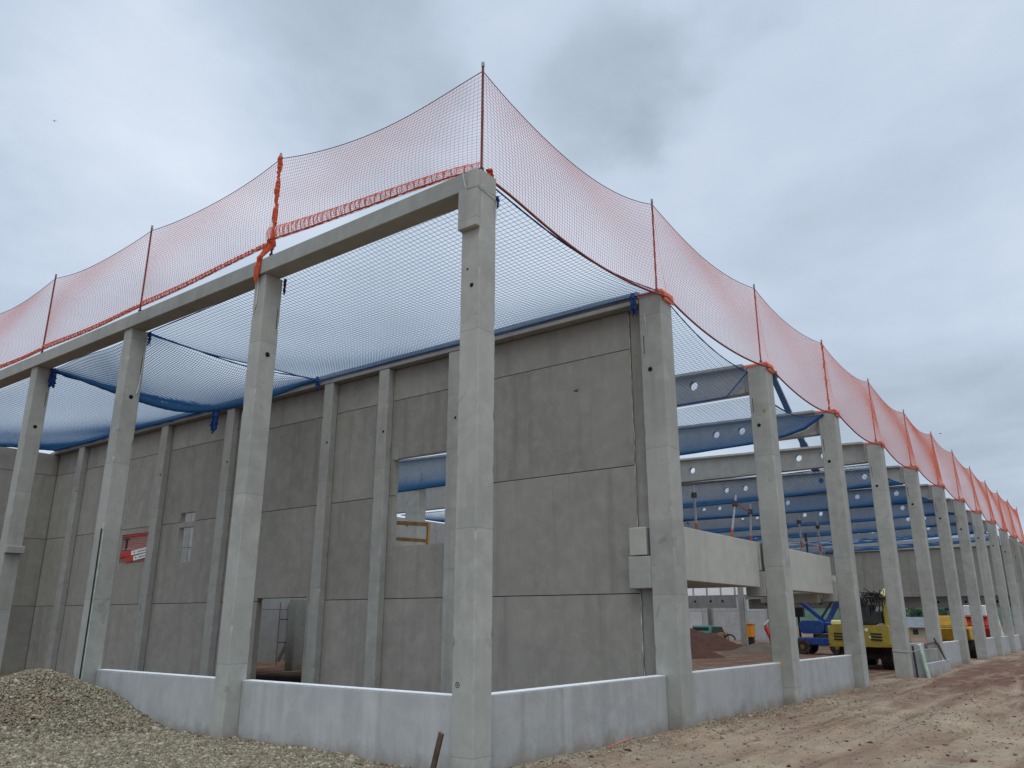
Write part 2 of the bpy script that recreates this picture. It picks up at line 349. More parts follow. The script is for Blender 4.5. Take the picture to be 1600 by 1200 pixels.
def grid_mesh(name, xs, ys, zf, mat):
    X, Y = np.meshgrid(xs, ys, indexing='ij'); Z = zf(X, Y); nx, ny = X.shape
    me = bpy.data.meshes.new(name); me.vertices.add(nx * ny); me.vertices.foreach_set('co', np.stack([X, Y, Z], -1).astype(np.float32).ravel())
    i = np.arange(nx - 1)[:, None] * ny + np.arange(ny - 1)[None, :]
    q = np.stack([i, i + ny, i + ny + 1, i + 1], -1).reshape(-1, 4)
    me.loops.add(q.size); me.loops.foreach_set('vertex_index', q.ravel().astype(np.int32)); me.polygons.add(len(q))
    me.polygons.foreach_set('loop_start', np.arange(0, q.size, 4, dtype=np.int32))
    me.update(calc_edges=True); me.validate(); me.polygons.foreach_set('use_smooth', np.ones(len(q), dtype=bool))
    o = bpy.data.objects.new(name, me); C.objects.link(o); me.materials.append(M[mat]); return o
tag(grid_mesh('ground', gx, gy, ground_h, 'ground'), 'bare brown and reddish construction site ground with ruts and gravel', kind='structure')

# ---------------------------------------------------------------- columns
def shaft(x0, x1, y0, y1, z0, z1):
    m = MB(); n = max(4, int((z1 - z0) / .11)); zs = [z0 + (z1 - z0) * k / n for k in range(n + 1)]; vs_ = []; fs = []
    for z in zs:
        c = [.014 + abs(random.gauss(0, .0025)) + (random.uniform(.008, .028) if random.random() < .045 else 0) for _ in range(4)]
        vs_ += [(x0 + c[0], y0, z), (x1 - c[1], y0, z), (x1, y0 + c[1], z), (x1, y1 - c[2], z), (x1 - c[2], y1, z), (x0 + c[3], y1, z), (x0, y1 - c[3], z), (x0, y0 + c[0], z)]
    for i in range(n):
        for k in range(8): fs.append((8 * i + k, 8 * i + (k + 1) % 8, 8 * i + 8 + (k + 1) % 8, 8 * i + 8 + k))
    fs += [tuple(range(7, -1, -1)), tuple(8 * n + k for k in range(8))]; return m.add(vs_, fs)
def column(name, x, y, wx, wy, top, label, group=None, hole=None, extra=None, base=-.35):
    t = thing(name, (x, y, 0), label, 'column', group)
    shaft(x, x + wx, y, y + wy, base, top).build('shaft', 'column', t)
    for (ax, a, z, r) in (hole or []):
        h = MB()
        if ax == 'x': h.lathe((x - .004, a, z), (1, 0, 0), [(0, r), (.01, r)], 14)
        else: h.lathe((a, y - .004, z), (0, 1, 0), [(0, r), (.01, r)], 14)
        h.build('dowel_socket', 'hole', t)
    for (nm, bx, mt) in (extra or []):
        e = MB()
        for q in bx: e.box(*q)
        e.build(nm, mt, t, bevel=.012)
    return t
GR = 'concrete columns along the long right facade'; GL = 'concrete columns along the left facade'; GI = 'columns in front of the inner panel wall'
# corner column: thicker head with a notch for the edge beam
t = thing('concrete_column', (0, 0, 0), 'tall concrete corner column with thickened head, nearest to the viewer', 'column')
shaft(0, .386, 0, .374, -.35, 8.33).build('shaft', 'column', t)
MB().box(.0, .386, .0, .19, 8.33, 8.66).build('head', 'column', t, bevel=.012)
e = MB().box(-.10, -.002, 0, .374, 7.66, 8.335); e.box(-.10, -.002, .0, .19, 8.337, 8.64); e.build('corbel', 'column', t, bevel=.012)
MB().tube([(-.002, .27 + .032 * math.cos(a), 1.13 + .032 * math.sin(a)) for a in np.linspace(0, 2 * math.pi, 20)], .004, 5).build('ring_mark', 'hole', t)
for z, yy, r in ((6.74, .15, .035), (7.02, .235, .018), (1.13, .27, .010)):
    MB().lathe((-.004, yy, z), (1, 0, 0), [(0, r), (.01, r)], 14).build('dowel_socket', 'hole', t)
MB().tube([(.0 - .006, .3, 8.30), (-.11, .18, 8.33), (-.112, -.008, 8.32), (.1, -.010, 8.30), (.37, -.012, 8.25), (.372, -.012, 7.95)], .007, 5).build('tie_cord', 'whiterope', t)
MB().tube([(-.112, .28, 8.66), (-.115, .24, 8.45), (-.112, .21, 8.34)], .006, 5).build('tie_cord', 'whiterope', t)
for i in range(1, 13):
    cb = []
    x = S[i]
    if i <= 3: cb = [('corbel', [(x, x + .5, .522, 1.02, 2.55, 3.17)], 'column')]
    lab = ('concrete column where the inner panel wall meets the right facade, stained below mid height' if i == 1 else
           'concrete facade column between the two mezzanine beams, with a yellow paint mark' if i == 2 else
           'concrete facade column at the far end of the last mezzanine beam' if i == 3 else
           'concrete column just right of the yellow excavator, wire tied round its foot' if i == 4 else
           '%s tall concrete column counted along the right facade from the corner column' % ORD[i])
    t = column('concrete_column', x, 0, .506, .522, 8.65, lab, GR, [('x', .32, 6.98, .05)], cb)
    MB().box(x - .003, x + .006, .43, .445, 7.35, 7.75).build('slot', 'hole', t)
    if i in (2,):
        MB().lathe((x - .004, .33, .95), (1, 0, 0), [(0, .06), (.006, .05)], 9).build('paint_mark', plain('yellow_spray', (.55, .42, .02), .8), t)
        MB().lathe((x - .004, .14, 7.35), (1, 0, 0), [(0, .05), (.006, .04)], 9).build('paint_mark', 'yellow', t)
    if i == 4: MB().tube([(x - .01, .53, .93), (x - .012, .26, .90), (x - .010, -.01, .88), (x + .2, -.012, .88), (x + .55, -.35, .98)], .012, 5).build('tie_wire', 'steelgrey', t)
    if i in (1,): MB().tube([(x - .008, .40, 8.25), (x - .03, .36, 8.0), (x - .012, .36, 7.75)], .008, 5).build('tie_cord', 'whiterope', t)
for i in range(1, 5):
    y = LY[i]
    lab = ['', 'concrete column under the orange net bundle, beside the corner column', 'concrete column with a dark hose running down its front edge, behind the gravel heap',
           'concrete column with a small dark ledge low on its side, at the left edge', 'fourth column of the left facade from the corner, left of the picture edge'][i]
    ex = []
    if i == 3: ex = [('ledge', [(.0, .42, y - .12, y - .002, 3.52, 3.70)], 'column')]
    t = column('concrete_column', 0, y, .398, .339, 8.345, lab, GL, [('y', .2, 6.75, .05)], ex)
    MB().box(.33, .342, y - .003, y + .006, 7.3, 7.72).build('slot', 'hole', t)
    if i == 1: MB().tube([(-.012, y + .22, 8.35), (-.016, y + .2, 8.1), (-.012, y + .21, 7.75), (-.01, y + .28, 7.6)], .012, 5).build('tie_cord', 'whiterope', t)
    if i == 2:
        MB().tube([(.36, y - .012, 8.3), (.35, y - .03, 7.6), (.33, y - .015, 7.0), (.30, y - .02, 6.85)], .01, 5).build('tie_cord', 'whiterope', t)
        MB().tube([(-.03, y - .01, 3.8), (-.025, y - .015, 2.2), (-.03, y - .01, .3)], .014, 6).build('hose', 'black', t)
        MB().box(.008, .024, y - .010, y - .002, .3, 3.75).build('edge_strip', 'palegreen', t)
IY = [(5.6, .377), (8.126, .377), (10.387, .377), (15.15, .40), (19.05, .42), (25.1, .42)]
il = ['inner wall column beside the square opening, half hidden behind the corner column', 'inner wall column between the square opening and the plain bay',
      'inner wall column at the right jamb of the doorway', 'inner wall column beside the hanging blue net bundle', 'inner wall column between the narrow slot window and the red barrier',
      'inner wall column farthest left, beyond the red barrier']
for (y, w), lab in zip(IY, il):
    t = column('concrete_column', 6.0, y, .226, w, 8.49, lab, GI, [('x', y + .10, 6.75, .035)])
t = column('concrete_column', 18.45, 18.8, .5, .85, 7.98, 'fork-headed hall column seen through the square opening in the panel wall', None, [('x', 19.5, 6.2, .05)])
MB().box(18.45, 18.62, 18.8, 19.65, 7.98, 8.6).build('fork', 'column', t, bevel=.01)

# ---------------------------------------------------------------- plinth walls
def plinth(ax, a, b, label, z1=1.06, rec=.298, th=.20):
    m = MB().box(*((a, b, rec, rec + th, -.3, z1) if ax == 'x' else (rec, rec + th, a, b, -.3, z1)))
    o = m.build('plinth_wall', 'plinth', loc=(a, rec, 0) if ax == 'x' else (rec, a, 0), bevel=.012)
    c = MB().box(*((a, b, rec + .003, rec + th, z1 + .001, z1 + .016) if ax == 'x' else (rec + .003, rec + th, a, b, z1 + .001, z1 + .016)))
    c.build('pale_top', 'plinth_cap', o)  # thin cap in a paler colour than the wall below
    return tag(o, label, 'low wall', 'low concrete plinth walls between the columns')
G0 = .012
plinth('x', .386 + G0, S[1] - G0, 'low pale plinth wall right of the corner column, under the big panel wall', .95)
plinth('x', S[1] + .51 + G0, S[2] - G0, 'low pale plinth wall in front of the dirt heaps inside the hall', .95)
plinth('x', S[2] + .51 + G0, S[3] - G0, 'low pale plinth wall left of the excavator opening', .95)
for k, lab in ((5, 'low plinth wall right behind the formwork frame'), (7, 'low plinth wall right of the gap with the dark machine'), (8, 'second low plinth wall after the machine gap, far right'),
               (9, 'third low plinth wall after the machine gap, far right'), (10, 'fourth low plinth wall after the machine gap, at the picture edge')):
    plinth('x', S[k] + .51 + G0, S[k + 1] - G0, lab, 1.06)
plinth('y', .374 + G0, LY[1] - G0, 'low pale plinth wall left of the corner column, streaked, above the gravel', .95)
plinth('y', LY[1] + .345 + G0, LY[2] - G0, 'low pale plinth wall partly buried by the gravel heap', .95)

# ---------------------------------------------------------------- edge beams on the left facade
GB = 'edge beams along the top of the left facade'
ends = [.195, LY[1] + .17, LY[2] + .17, LY[3] + .17, LY[4] + .17, 24.5]
bl = ['concrete edge beam from the corner column to the next column under the orange net', 'second concrete edge beam from the corner on top of the left facade',
      'third concrete edge beam from the corner on top of the left facade', 'fourth concrete edge beam, running out of the left picture edge', 'fifth concrete edge beam, left of the picture edge']
for i in range(4):
    o = MB().box(-.05, .34, ends[i] + .008, ends[i + 1] - .008, 8.352, 8.67).build('edge_beam', 'beam', loc=(0, ends[i], 8.35), bevel=.012)
    tag(o, bl[i], 'beam', GB)

# ---------------------------------------------------------------- inner panel wall
wall = thing('panel_wall', (6.23, .53, 0), 'tall grey precast panel wall set back behind the left facade, with doorway and openings', 'wall')
def panel(y0, y1, z0, z1, holes=(), x0=6.23, x1=6.41, name='wall_panel', mat='panel', parent=wall, ax='y'):
    ys = sorted({y0, y1, *[min(max(v, y0), y1) for h in holes for v in h[:2]]}); zs = sorted({z0, z1, *[min(max(v, z0), z1) for h in holes for v in h[2:]]})
    keep = lambda i, j: 0 <= i < len(ys) - 1 and 0 <= j < len(zs) - 1 and not any(h[0] <= (ys[i] + ys[i + 1]) / 2 <= h[1] and h[2] <= (zs[j] + zs[j + 1]) / 2 <= h[3] for h in holes)
    m = MB()
    def q(*p): m.add([(a, b, c) if ax == 'y' else (b, a, c) for a, b, c in p], [(0, 1, 2, 3)])
    for i in range(len(ys) - 1):
        for j in range(len(zs) - 1):
            if not keep(i, j): continue
            a, b, c, d = ys[i], ys[i + 1], zs[j], zs[j + 1]
            q((x0, a, c), (x0, b, c), (x0, b, d), (x0, a, d)); q((x1, a, c), (x1, a, d), (x1, b, d), (x1, b, c))
            if not keep(i - 1, j): q((x0, a, c), (x0, a, d), (x1, a, d), (x1, a, c))
            if not keep(i + 1, j): q((x0, b, c), (x1, b, c), (x1, b, d), (x0, b, d))
            if not keep(i, j - 1): q((x0, a, c), (x1, a, c), (x1, b, c), (x0, b, c))
            if not keep(i, j + 1): q((x0, a, d), (x0, b, d), (x1, b, d), (x1, a, d))
    o = m.build(name, mat, parent)
    bm = bmesh.new(); bm.from_mesh(o.data); bmesh.ops.remove_doubles(bm, verts=bm.verts, dist=.0005); bmesh.ops.recalc_face_normals(bm, faces=bm.faces); bm.to_mesh(o.data); bm.free()
    return o
bays = [.90, 5.78, 8.31, 10.57, 15.34, 19.25, 25.3, 28.2]; rows = [-.3, 2.465, 5.055, 7.617, 8.49]
OPEN = {(1, 1): [(5.97, 8.0, 3.74, 5.06)], (1, 2): [(5.97, 8.0, 5.05, 6.02)], (3, 1): [(11.14, 13.37, 2.46, 2.56)],
        (4, 1): [(17.1, 17.95, 3.73, 4.88)], (4, 2): [(17.1, 17.95, 5.05, 5.36)], (5, 1): [(19.7, 21.6, 3.86, 4.86)]}
for i in range(7):
    for j in range(4):
        g = .009
        if (i, j) == (3, 0):
            panel(bays[i] + .004, 11.14, rows[j], rows[j + 1] - g); panel(13.37, bays[i + 1] - .004, rows[j], rows[j + 1] - g); continue
        panel(bays[i] + .004, bays[i + 1] - .004, rows[j] + g, rows[j + 1] - g, OPEN.get((i, j), ()))
MB().box(6.26, 6.40, .545, .885, -.3, 8.49).build('end_strip', 'panel', wall)
mj = MB(); zs_ = np.arange(.0, 8.46, .12)
mj.tube([(6.236, .893 + random.uniform(-.010, .010), z) for z in zs_], [abs(random.gauss(.005, .006)) + .001 for z in zs_], 5)
mj.build('mortar_joint', plain('pale_mortar', (.55, .54, .50), .9), wall)
# dark sealant strip deep in the horizontal joints
for z in rows[1:4]:
    for i in range(7):
        hs = [h for j in range(4) for h in OPEN.get((i, j), ()) if h[2] - .02 <= z <= h[3] + .02]
        seg = [(bays[i], bays[i + 1])]
        for h in hs: seg = [(a, b) for (p, q_) in seg for (a, b) in ((p, min(q_, h[0])), (max(p, h[1]), q_)) if b - a > .01]
        for a, b in seg: MB().box(6.27, 6.37, a + .01, b - .01, z - .0085, z + .0085).build('joint_seal', 'hole', wall)
MB().box(6.222, 6.30, 7.86, 8.06, 5.99, 6.32).build('corner_block', 'panel', wall, bevel=.006)
# end wall at the left end of the bay, perpendicular
ew = thing('panel_wall', (.45, 27.6, 0), 'pale panel wall closing the bay at the far left picture edge', 'wall')
for a, b in zip(rows[:-1], rows[1:]): panel(.46, 6.20, a + .009, b - .009, (), 27.6, 27.8, parent=ew, ax='x')
MB().box(.47, 6.19, 27.63, 27.77, -.2, 8.45).build('joint_backing', 'hole', ew)

# ---------------------------------------------------------------- roof girders
def girder(x, y0, y1, label, zb=8.06, zt=8.78, slope=.03, holes=(), w=.42, webt=.16, mat='girder', fl=.13):
    t = thing('roof_girder', (x, y0, zb), label, 'girder', 'roof girders spanning the hall')
    top = lambda y: zt + slope * (y - y0)
    m = MB()
    x0, x1 = x + w / 2 - webt / 2, x + w / 2 + webt / 2
    ys = [y0 + .12]; cur = y0 + .12
    zc = (zb + zt) / 2 + .03
    def strip(a, b): m.add([(xx, yy, zz) for xx in (x0, x1) for (yy, zz) in ((a, zb), (b, zb), (b, top(b) - fl), (a, top(a) - fl))],
                           [(0, 1, 2, 3), (7, 6, 5, 4), (0, 4, 5, 1), (3, 2, 6, 7)])
    for h in sorted(holes):
        a, b = h - .3, h + .3
        if a > cur: strip(cur, a)
        zt_ = top(h) - fl; n = 24; ring = []; sq = []
        for k in range(n):
            q = 2 * math.pi * k / n + math.pi / 4; cy, cz = math.cos(q), math.sin(q); ring.append((h + .135 * cy, zc + .135 * cz))
            sc_ = min(.3 / abs(cy) if abs(cy) > 1e-6 else 9, ((zt_ - zc) if cz > 0 else (zc - zb)) / abs(cz) if abs(cz) > 1e-6 else 9)
            sq.append((h + cy * sc_, zc + cz * sc_))
        corners = [(b, zt_), (a, zt_), (a, zb), (b, zb)]
        # put the true corners in place of the nearest ring samples
        for c_ in corners:
            k = min(range(n), key=lambda k: (sq[k][0] - c_[0]) ** 2 + (sq[k][1] - c_[1]) ** 2); sq[k] = c_
        vs_ = [(xx, *p) for xx in (x0, x1) for p in ring] + [(xx, *p) for xx in (x0, x1) for p in sq]; fs = []
        for k in range(n):
            k2 = (k + 1) % n; fs += [(k, k2, 2 * n + k2, 2 * n + k), (n + k2, n + k, 3 * n + k, 3 * n + k2), (k2, k, n + k, n + k2)]
        m.add(vs_, fs); m.add([(x0, a, zb), (x1, a, zb), (x1, b, zb), (x0, b, zb)], [(0, 1, 2, 3)]); cur = b
    strip(cur, y1)
    m.add([(xx, cy, zz) for xx, cy, zz in ((x0, y0 + .12, zb), (x1, y0 + .12, zb), (x1, y0 + .12, top(y0) - fl), (x0, y0 + .12, top(y0) - fl))], [(0, 1, 2, 3)])
    m.build('web', mat, t)
    f = MB(); f.add([(xx, yy, top(yy) - d) for yy in (y0 + .14, y1) for xx, d in ((x, 0), (x + w, 0), (x + w, fl * .6), (x1 + .004, fl + .0), (x0 - .004, fl + .0), (x, fl * .6))],
                    [(0, 1, 7, 6), (1, 2, 8, 7), (2, 3, 9, 8), (3, 4, 10, 9), (4, 5, 11, 10), (5, 0, 6, 11), (5, 4, 3, 2, 1, 0), (6, 7, 8, 9, 10, 11)])
    f.build('top_flange', mat, t)
    MB().box(x + .05, x + w - .05, y0 + .12, y1, zb - .10, zb - .002).build('bottom_flange', mat, t)
    MB().box(x + .06, x + w - .06, y0, y0 + .115, zb - .1, zt - .03).build('end_block', mat, t, bevel=.01)
    return t
# shallow edge girder on top of the panel wall
t = thing('roof_girder', (6.0, .53, 8.5), 'shallow concrete roof girder lying along the top of the inner panel wall', 'girder', 'roof girders spanning the hall')
MB().box(5.99, 6.42, .53, 28, 8.503, 8.60).build('bottom_flange', 'girder', t, bevel=.01)
MB().box(6.12, 6.30, .56, 28, 8.602, 8.70).build('web', 'girder', t); MB().box(6.02, 6.40, .56, 28, 8.702, 8.80).build('top_flange', 'girder', t)
H = [2.25, 3.25, 4.22]; HH = H + [8.0, 9.0, 12.1, 13.1, 17, 18]
gl = {2: 'roof girder with one round hole behind the blue net, at the second facade column', 3: 'roof girder with two round holes and blue net draped along its lower edge',
      4: 'bare grey roof girder without net, seen over the mezzanine'}
for i in range(2, 10):
    hs = [2.2, 7.4, 12.2, 17.5] if i == 2 else [3.26, 4.22, 9.2, 10.2, 15, 16] if i == 3 else HH
    girder(S[i] + .04, .53, 27.0, gl.get(i, 'roof girder veiled by blue nets at the %s facade column from the corner' % ORD[i]), holes=hs)

# ---------------------------------------------------------------- mezzanine
for k, (a, b, lab) in enumerate(((S[1], S[2], 'pale mezzanine edge beam resting on the corbels, nearest to the panel wall'), (S[2], S[3], 'pale mezzanine edge beam, second from the panel wall'))):
    m = MB().box(a + .56, b - .14, .60, .98, 2.77, 3.90); m.box(a + .0 if k == 0 else a + .02, a + .558, .60, .98, 3.19, 3.90 if k else 3.74)
    tag(m.build('mezzanine_beam', 'mezz', loc=(a, .6, 2.77), bevel=.012), lab, 'beam', 'mezzanine edge beams on corbels')
o = MB().box(S[1] + .55, S[2] + .2, .99, 27.9, 2.80, 3.15).build('floor_slab', 'mezz', loc=(S[1], 1, 2.8)); tag(o, 'mezzanine floor slab behind the first pale edge beam, dark underside', 'floor slab')
o = MB().box(S[2] + .21, 18.8, 9, 18.5, 2.80, 3.15).build('floor_slab', 'mezz', loc=(S[2], 9, 2.8)); tag(o, 'floor slab added to keep the room behind the doorway dark', 'floor slab')  # added slab that cuts daylight from the doorway room, open at the back
o = MB().box(S[2] + .6, S[3] + 4.2, .99, 2.7, 3.25, 3.42).build('floor_slab', 'mezz', loc=(S[2], 1, 3.3)); tag(o, 'narrow walkway slab behind the second pale mezzanine edge beam', 'floor slab')
o = MB().box(S[3] - .3, S[3] + .1, 1.07, 2.9, 2.52, 2.80).build('cross_beam', 'mezz', loc=(S[3], 1.06, 2.5), bevel=.01); tag(o, 'pale concrete cross beam under the far end of the mezzanine', 'beam')
pr = [((10.65, 1.6, 3.16), (10.6, 1.6, 5.3), 'steel prop with a red sleeve standing upright nearest the panel wall'), ((12.42, 1.6, 3.16), (13.43, 1.6, 5.4), 'leaning steel prop with a red sleeve on the mezzanine'),
      ((14.1, 1.6, 3.16), (14.47, 1.6, 5.28), 'steel prop with a red sleeve right beside the second facade column'), ((18.9, 1.6, 3.43), (18.75, 1.6, 5.38), 'thin steel prop at the left of the railing beyond the second facade column'),
      ((20.9, 1.6, 3.43), (20.75, 1.6, 5.4), 'thin steel prop at the right of the railing beyond the second facade column')]
for a, b, lab in pr:
    t = thing('steel_prop', a, lab, 'prop', 'steel props on the mezzanine'); a, b = Vector(a), Vector(b)
    MB().tube([a, a.lerp(b, .98)], .034, 8).build('tube', 'steelgrey', t); MB().tube([a.lerp(b, .44), a.lerp(b, .54)], .040, 8).build('sleeve', 'sleeve_red', t)
    MB().tube([a.lerp(b, .84), a.lerp(b, .90)], .075, 8).build('collar', 'darksteel', t); MB().box(a.x - .07, a.x + .07, a.y - .07, a.y + .07, a.z - .01, a.z + .012).build('base_plate', 'steelgrey', t)
tag(MB().tube([(13.3, 1.6, 5.15), (14.4, 1.6, 4.98)], .024, 8).build('brace_tube', 'sleeve_red', loc=(13.3, 1.6, 5.1)), 'red brace tube between the leaning prop and its neighbour', 'brace')
t = thing('guard_rail', (17.5, 1.9, 3.16), 'grey bar railing along the mezzanine edge beyond the second facade column', 'railing')
rb = MB()
for k in range(34): rb.tube([(16.0 + k * .19, 1.9, 3.42), (16.0 + k * .19, 1.9, 4.55)], .011, 5)
rb.build('bars', 'steelgrey', t); MB().bar((15.9, 1.9, 4.57), (22.4, 1.9, 4.57), .05).build('top_rail', 'steelgrey', t); MB().bar((20.3, 1.9, 3.42), (20.3, 1.9, 4.9), .07).build('post', 'darksteel', t)
# timber guard behind the square opening
t = thing('timber_guard_rail', (8.0, 8.4, 3.16), 'orange timber guard rail behind the square opening in the panel wall', 'railing')
MB().bar((8.0, 10.6, 4.74), (8.0, 8.36, 4.50), .04, .11).build('rail', 'wood', t); MB().bar((8.0, 10.6, 4.28), (8.0, 8.36, 4.05), .04, .10).build('rail', 'wood', t)
MB().bar((8.06, 8.42, 3.16), (8.06, 8.42, 4.56), .07).build('post', 'wood', t); MB().bar((8.06, 10.5, 3.16), (8.06, 10.5, 4.8), .10).build('post', 'wood', t)

# ---------------------------------------------------------------- nets
def net(name, fn, nu, nv, r, mat, parent=None, loc=(0, 0, 0)):
    U, V = np.meshgrid(np.linspace(0, 1, nu + 1), np.linspace(0, 1, nv + 1), indexing='ij')
    P = np.stack(fn(U, V), -1) - np.array(loc)
    me = bpy.data.meshes.new(name); n = (nu + 1) * (nv + 1); me.vertices.add(n); me.vertices.foreach_set('co', P.astype(np.float32).ravel())
    i = np.arange(nu)[:, None] * (nv + 1) + np.arange(nv)[None, :]; q = np.stack([i, i + nv + 1, i + nv + 2, i + 1], -1).reshape(-1, 4)
    me.loops.add(q.size); me.loops.foreach_set('vertex_index', q.ravel().astype(np.int32)); me.polygons.add(len(q)); me.polygons.foreach_set('loop_start', np.arange(0, q.size, 4, dtype=np.int32))
    me.update(calc_edges=True)
    o = bpy.data.objects.new(name, me); C.objects.link(o)
    w = o.modifiers.new('wire', 'WIREFRAME'); w.thickness = r * 2; w.use_even_offset = False; w.use_relative_offset = False; w.use_replace = True; w.use_boundary = True
    dg = bpy.context.evaluated_depsgraph_get(); me2 = bpy.data.meshes.new_from_object(o.evaluated_get(dg)); o.modifiers.clear(); o.data = me2; bpy.data.meshes.remove(me); me2.name = name
    me2.materials.clear(); me2.materials.append(M[mat])
    if parent: o.parent = parent
    return o
def par(u): return 4 * u * (1 - u)
ORR = .0036     # cord half thickness of the orange nets
ZT = [10.74, 10.95, 11.05, 11.18, 11.27, 11.30, 11.45, 11.50, 11.46, 11.44, 11.50, 11.55, 11.6]
PX = [.25] + [s_ + .25 for s_ in S[1:]]
GO = 'orange debris nets above the right facade'; GOL = 'orange debris nets above the left facade'
def wob(u, k): return .035 * np.sin(u * 4.0 + k * 1.7)
for i in range(12):
    xa, xb = PX[i], PX[i + 1]; sag = .50 if i == 0 else random.uniform(.27, .36); bs = .30 if i == 0 else random.uniform(.27, .36)
    lab = ('orange debris net sagging deepest, right of the corner post above the right facade' if i == 0 else '%s orange debris net along the right facade counted from the corner post' % ORD[i])
    loc = (xa, .2, 8.6); t = thing('debris_net', loc, lab, 'safety net', GO)
    ztop = lambda u, i=i, sag=sag: ZT[i] + (ZT[i + 1] - ZT[i]) * u - .05 - sag * par(u)
    zbot = lambda u, i=i, bs=bs: 8.60 - bs * par(u) + (.12 * (1 - u) ** 12 if i == 0 else 0)
    def fn(u, v, i=i, xa=xa, xb=xb, ztop=ztop, zbot=zbot):
        vv = v ** 1.12; bow = .16 * par(u) * np.sin(math.pi * v) * (1 if i % 2 else .8)
        cr = (.20 * (1 - u) ** 14 * (1 - v) if i == 0 else 0)
        return (xa + (xb - xa) * u + .04 * par(v) * (.5 - u), -.04 + cr + .24 * v - bow + wob(u + v, i) * par(u) * .6, zbot(u) + (ztop(u) - zbot(u)) * vv + .012 * np.sin(u * 13 + v * 3 + i) * par(v))
    far = i >= 6
    nu = int((xb - xa) / (.075 if not far else .11)); nv = 31 if not far else 21
    net('netting', fn, nu, nv, ORR if not far else ORR * 1.05, 'orange', t, loc)
    us = np.linspace(0, 1, 25)
    tp = MB().tube([tuple(float(c) for c in fn(np.float64(u), np.float64(1.0))) for u in us], .008, 5); tp.build('top_rope', 'darkrope' if i < 3 else 'orange_rope', t)
    bp = MB().tube([tuple(float(c) for c in fn(np.float64(u), np.float64(0.0))) for u in us], .022, 6); bp.build('bottom_rope', 'darkrope', t)
    # net gathered over the head of the column it ends on
    hd = MB(); x0 = S[i + 1]
    hd.box(x0 - .03, x0 + .53, -.045, .56, 8.655, 8.70); hd.box(x0 + .10, x0 + .54, -.05, -.02, 8.50, 8.652)
    if i >= 0: hd.build('gathered_edge', 'orange', t)
ZL = [10.72, 11.06, 10.97, 11.06, 11.0]; ZB = [8.83, 9.12, 8.98, 8.95, 8.96]; PY = [.2, 5.5, 10.42, 15.42, 20.2]
ll = ['orange debris net left of the corner post, thickly rolled along its lower edge', 'orange debris net left of the thick orange bundle above the left facade', 'orange debris net between the second and third thin posts left of the corner',
      'leftmost orange debris net, cut by the picture edge']
for i in range(4):
    ya, yb = PY[i], PY[i + 1]; sag = [.33, .22, .2, .2][i]; loc = (.2, ya, 8.7); t = thing('debris_net', loc, ll[i], 'safety net', GOL)
    ztop = lambda u, i=i, sag=sag: ZL[i] + (ZL[i + 1] - ZL[i]) * u - .04 - sag * par(u)
    zbot = lambda u, i=i: ZB[i] + (ZB[i + 1] - ZB[i]) * u - (.07 if i == 0 else .03) * par(u)
    def fn(u, v, i=i, ya=ya, yb=yb, ztop=ztop, zbot=zbot):
        vv = v ** (1.45 if i == 0 else 1.25); bow = .20 * par(u) * np.sin(math.pi * v)
        return ((.06 + .12 * v + (.18 - .12 * v) * (1 - u) ** 10 if i == 0 else .19) - bow + wob(u + v, i + 20) * par(u) * .7, ya + (yb - ya) * u, zbot(u) + (ztop(u) - zbot(u)) * vv + .012 * np.sin(u * 12 + v * 3 + i) * par(v))
    net('netting', fn, int((yb - ya) / .075), 32, ORR, 'orange', t, loc); us = np.linspace(0, 1, 25)
    MB().tube([tuple(float(c) for c in fn(np.float64(u), np.float64(1.0))) for u in us], .008, 5).build('top_rope', 'darkrope', t)
    pts = [Vector([float(c) for c in fn(np.float64(u), np.float64(0.0))]) for u in np.linspace(0, 1, 90)]
    MB().tube([p + Vector((0, 0, random.uniform(-.008, .008))) for p in pts], [(.016 if i == 0 else .015) * random.uniform(.7, 1.35) for _ in pts], 6).build('rolled_edge', 'orange_rope', t)
    def fold(u, v, fn=fn, i=i):
        x, y, z = fn(u, v * .0); hh = (.30 if i == 0 else .14) * (.55 + .45 * u); k = np.sin(u * 260) * .035
        return x - .05 * np.sin(math.pi * v) + k * np.sin(math.pi * v), y + .02 * np.sin(u * 170 + v * 3), z - .03 + hh * v
    net('gathered_fold', fold, 190, 8, .0045, 'orange', t, loc)
# posts that carry the nets
GP = 'thin net posts'
def post(x, y, zb, zt, lab, r=.021, wrap=0.0):
    t = thing('net_post', (x, y, zb), lab, 'post', GP)
    MB().tube([(x, y, zb), (x, y, zt)], r, 8).build('tube', 'oldwood' if False else 'darkrope', t); MB().tube([(x, y, zt - .02), (x, y, zt + .06)], r * 1.3, 8).build('cap', 'steelgrey', t)
    MB().tube([(x, y, zb), (x, y, zb + .20)], r * 1.9, 8).build('foot', 'darksteel', t)
    if wrap:
        pts = [(x + random.uniform(-.015, .015), y + random.uniform(-.015, .015), zb + .3 + (zt - zb - .32) * k / 40) for k in range(41)]
        MB().tube(pts, [wrap * (.8 + .25 * math.sin(k * .55) + random.uniform(-.08, .08)) for k in range(41)], 7).build('wrapped_net', 'orange_rope', t)
post(.25, .2, 8.66, 10.80, 'tallest thin net post, standing on the corner column')
for i in range(1, 13):
    post(PX[i], .2, 8.65, ZT[i] + .02, '%s thin net post along the right facade counted after the corner post' % ORD[i - 1], wrap=.035 if i in (3, 6) else 0)
for i in range(1, 5):
    post(.18, PY[i], 8.67, ZL[i] + .02, ['', 'net post wrapped thickly in orange net, left of the corner post', 'second net post left of the corner, bare and thin', 'third net post left of the corner, bare and thin', 'fourth net post left of the corner, outside the picture'][i], wrap=.055 if i == 1 else 0)
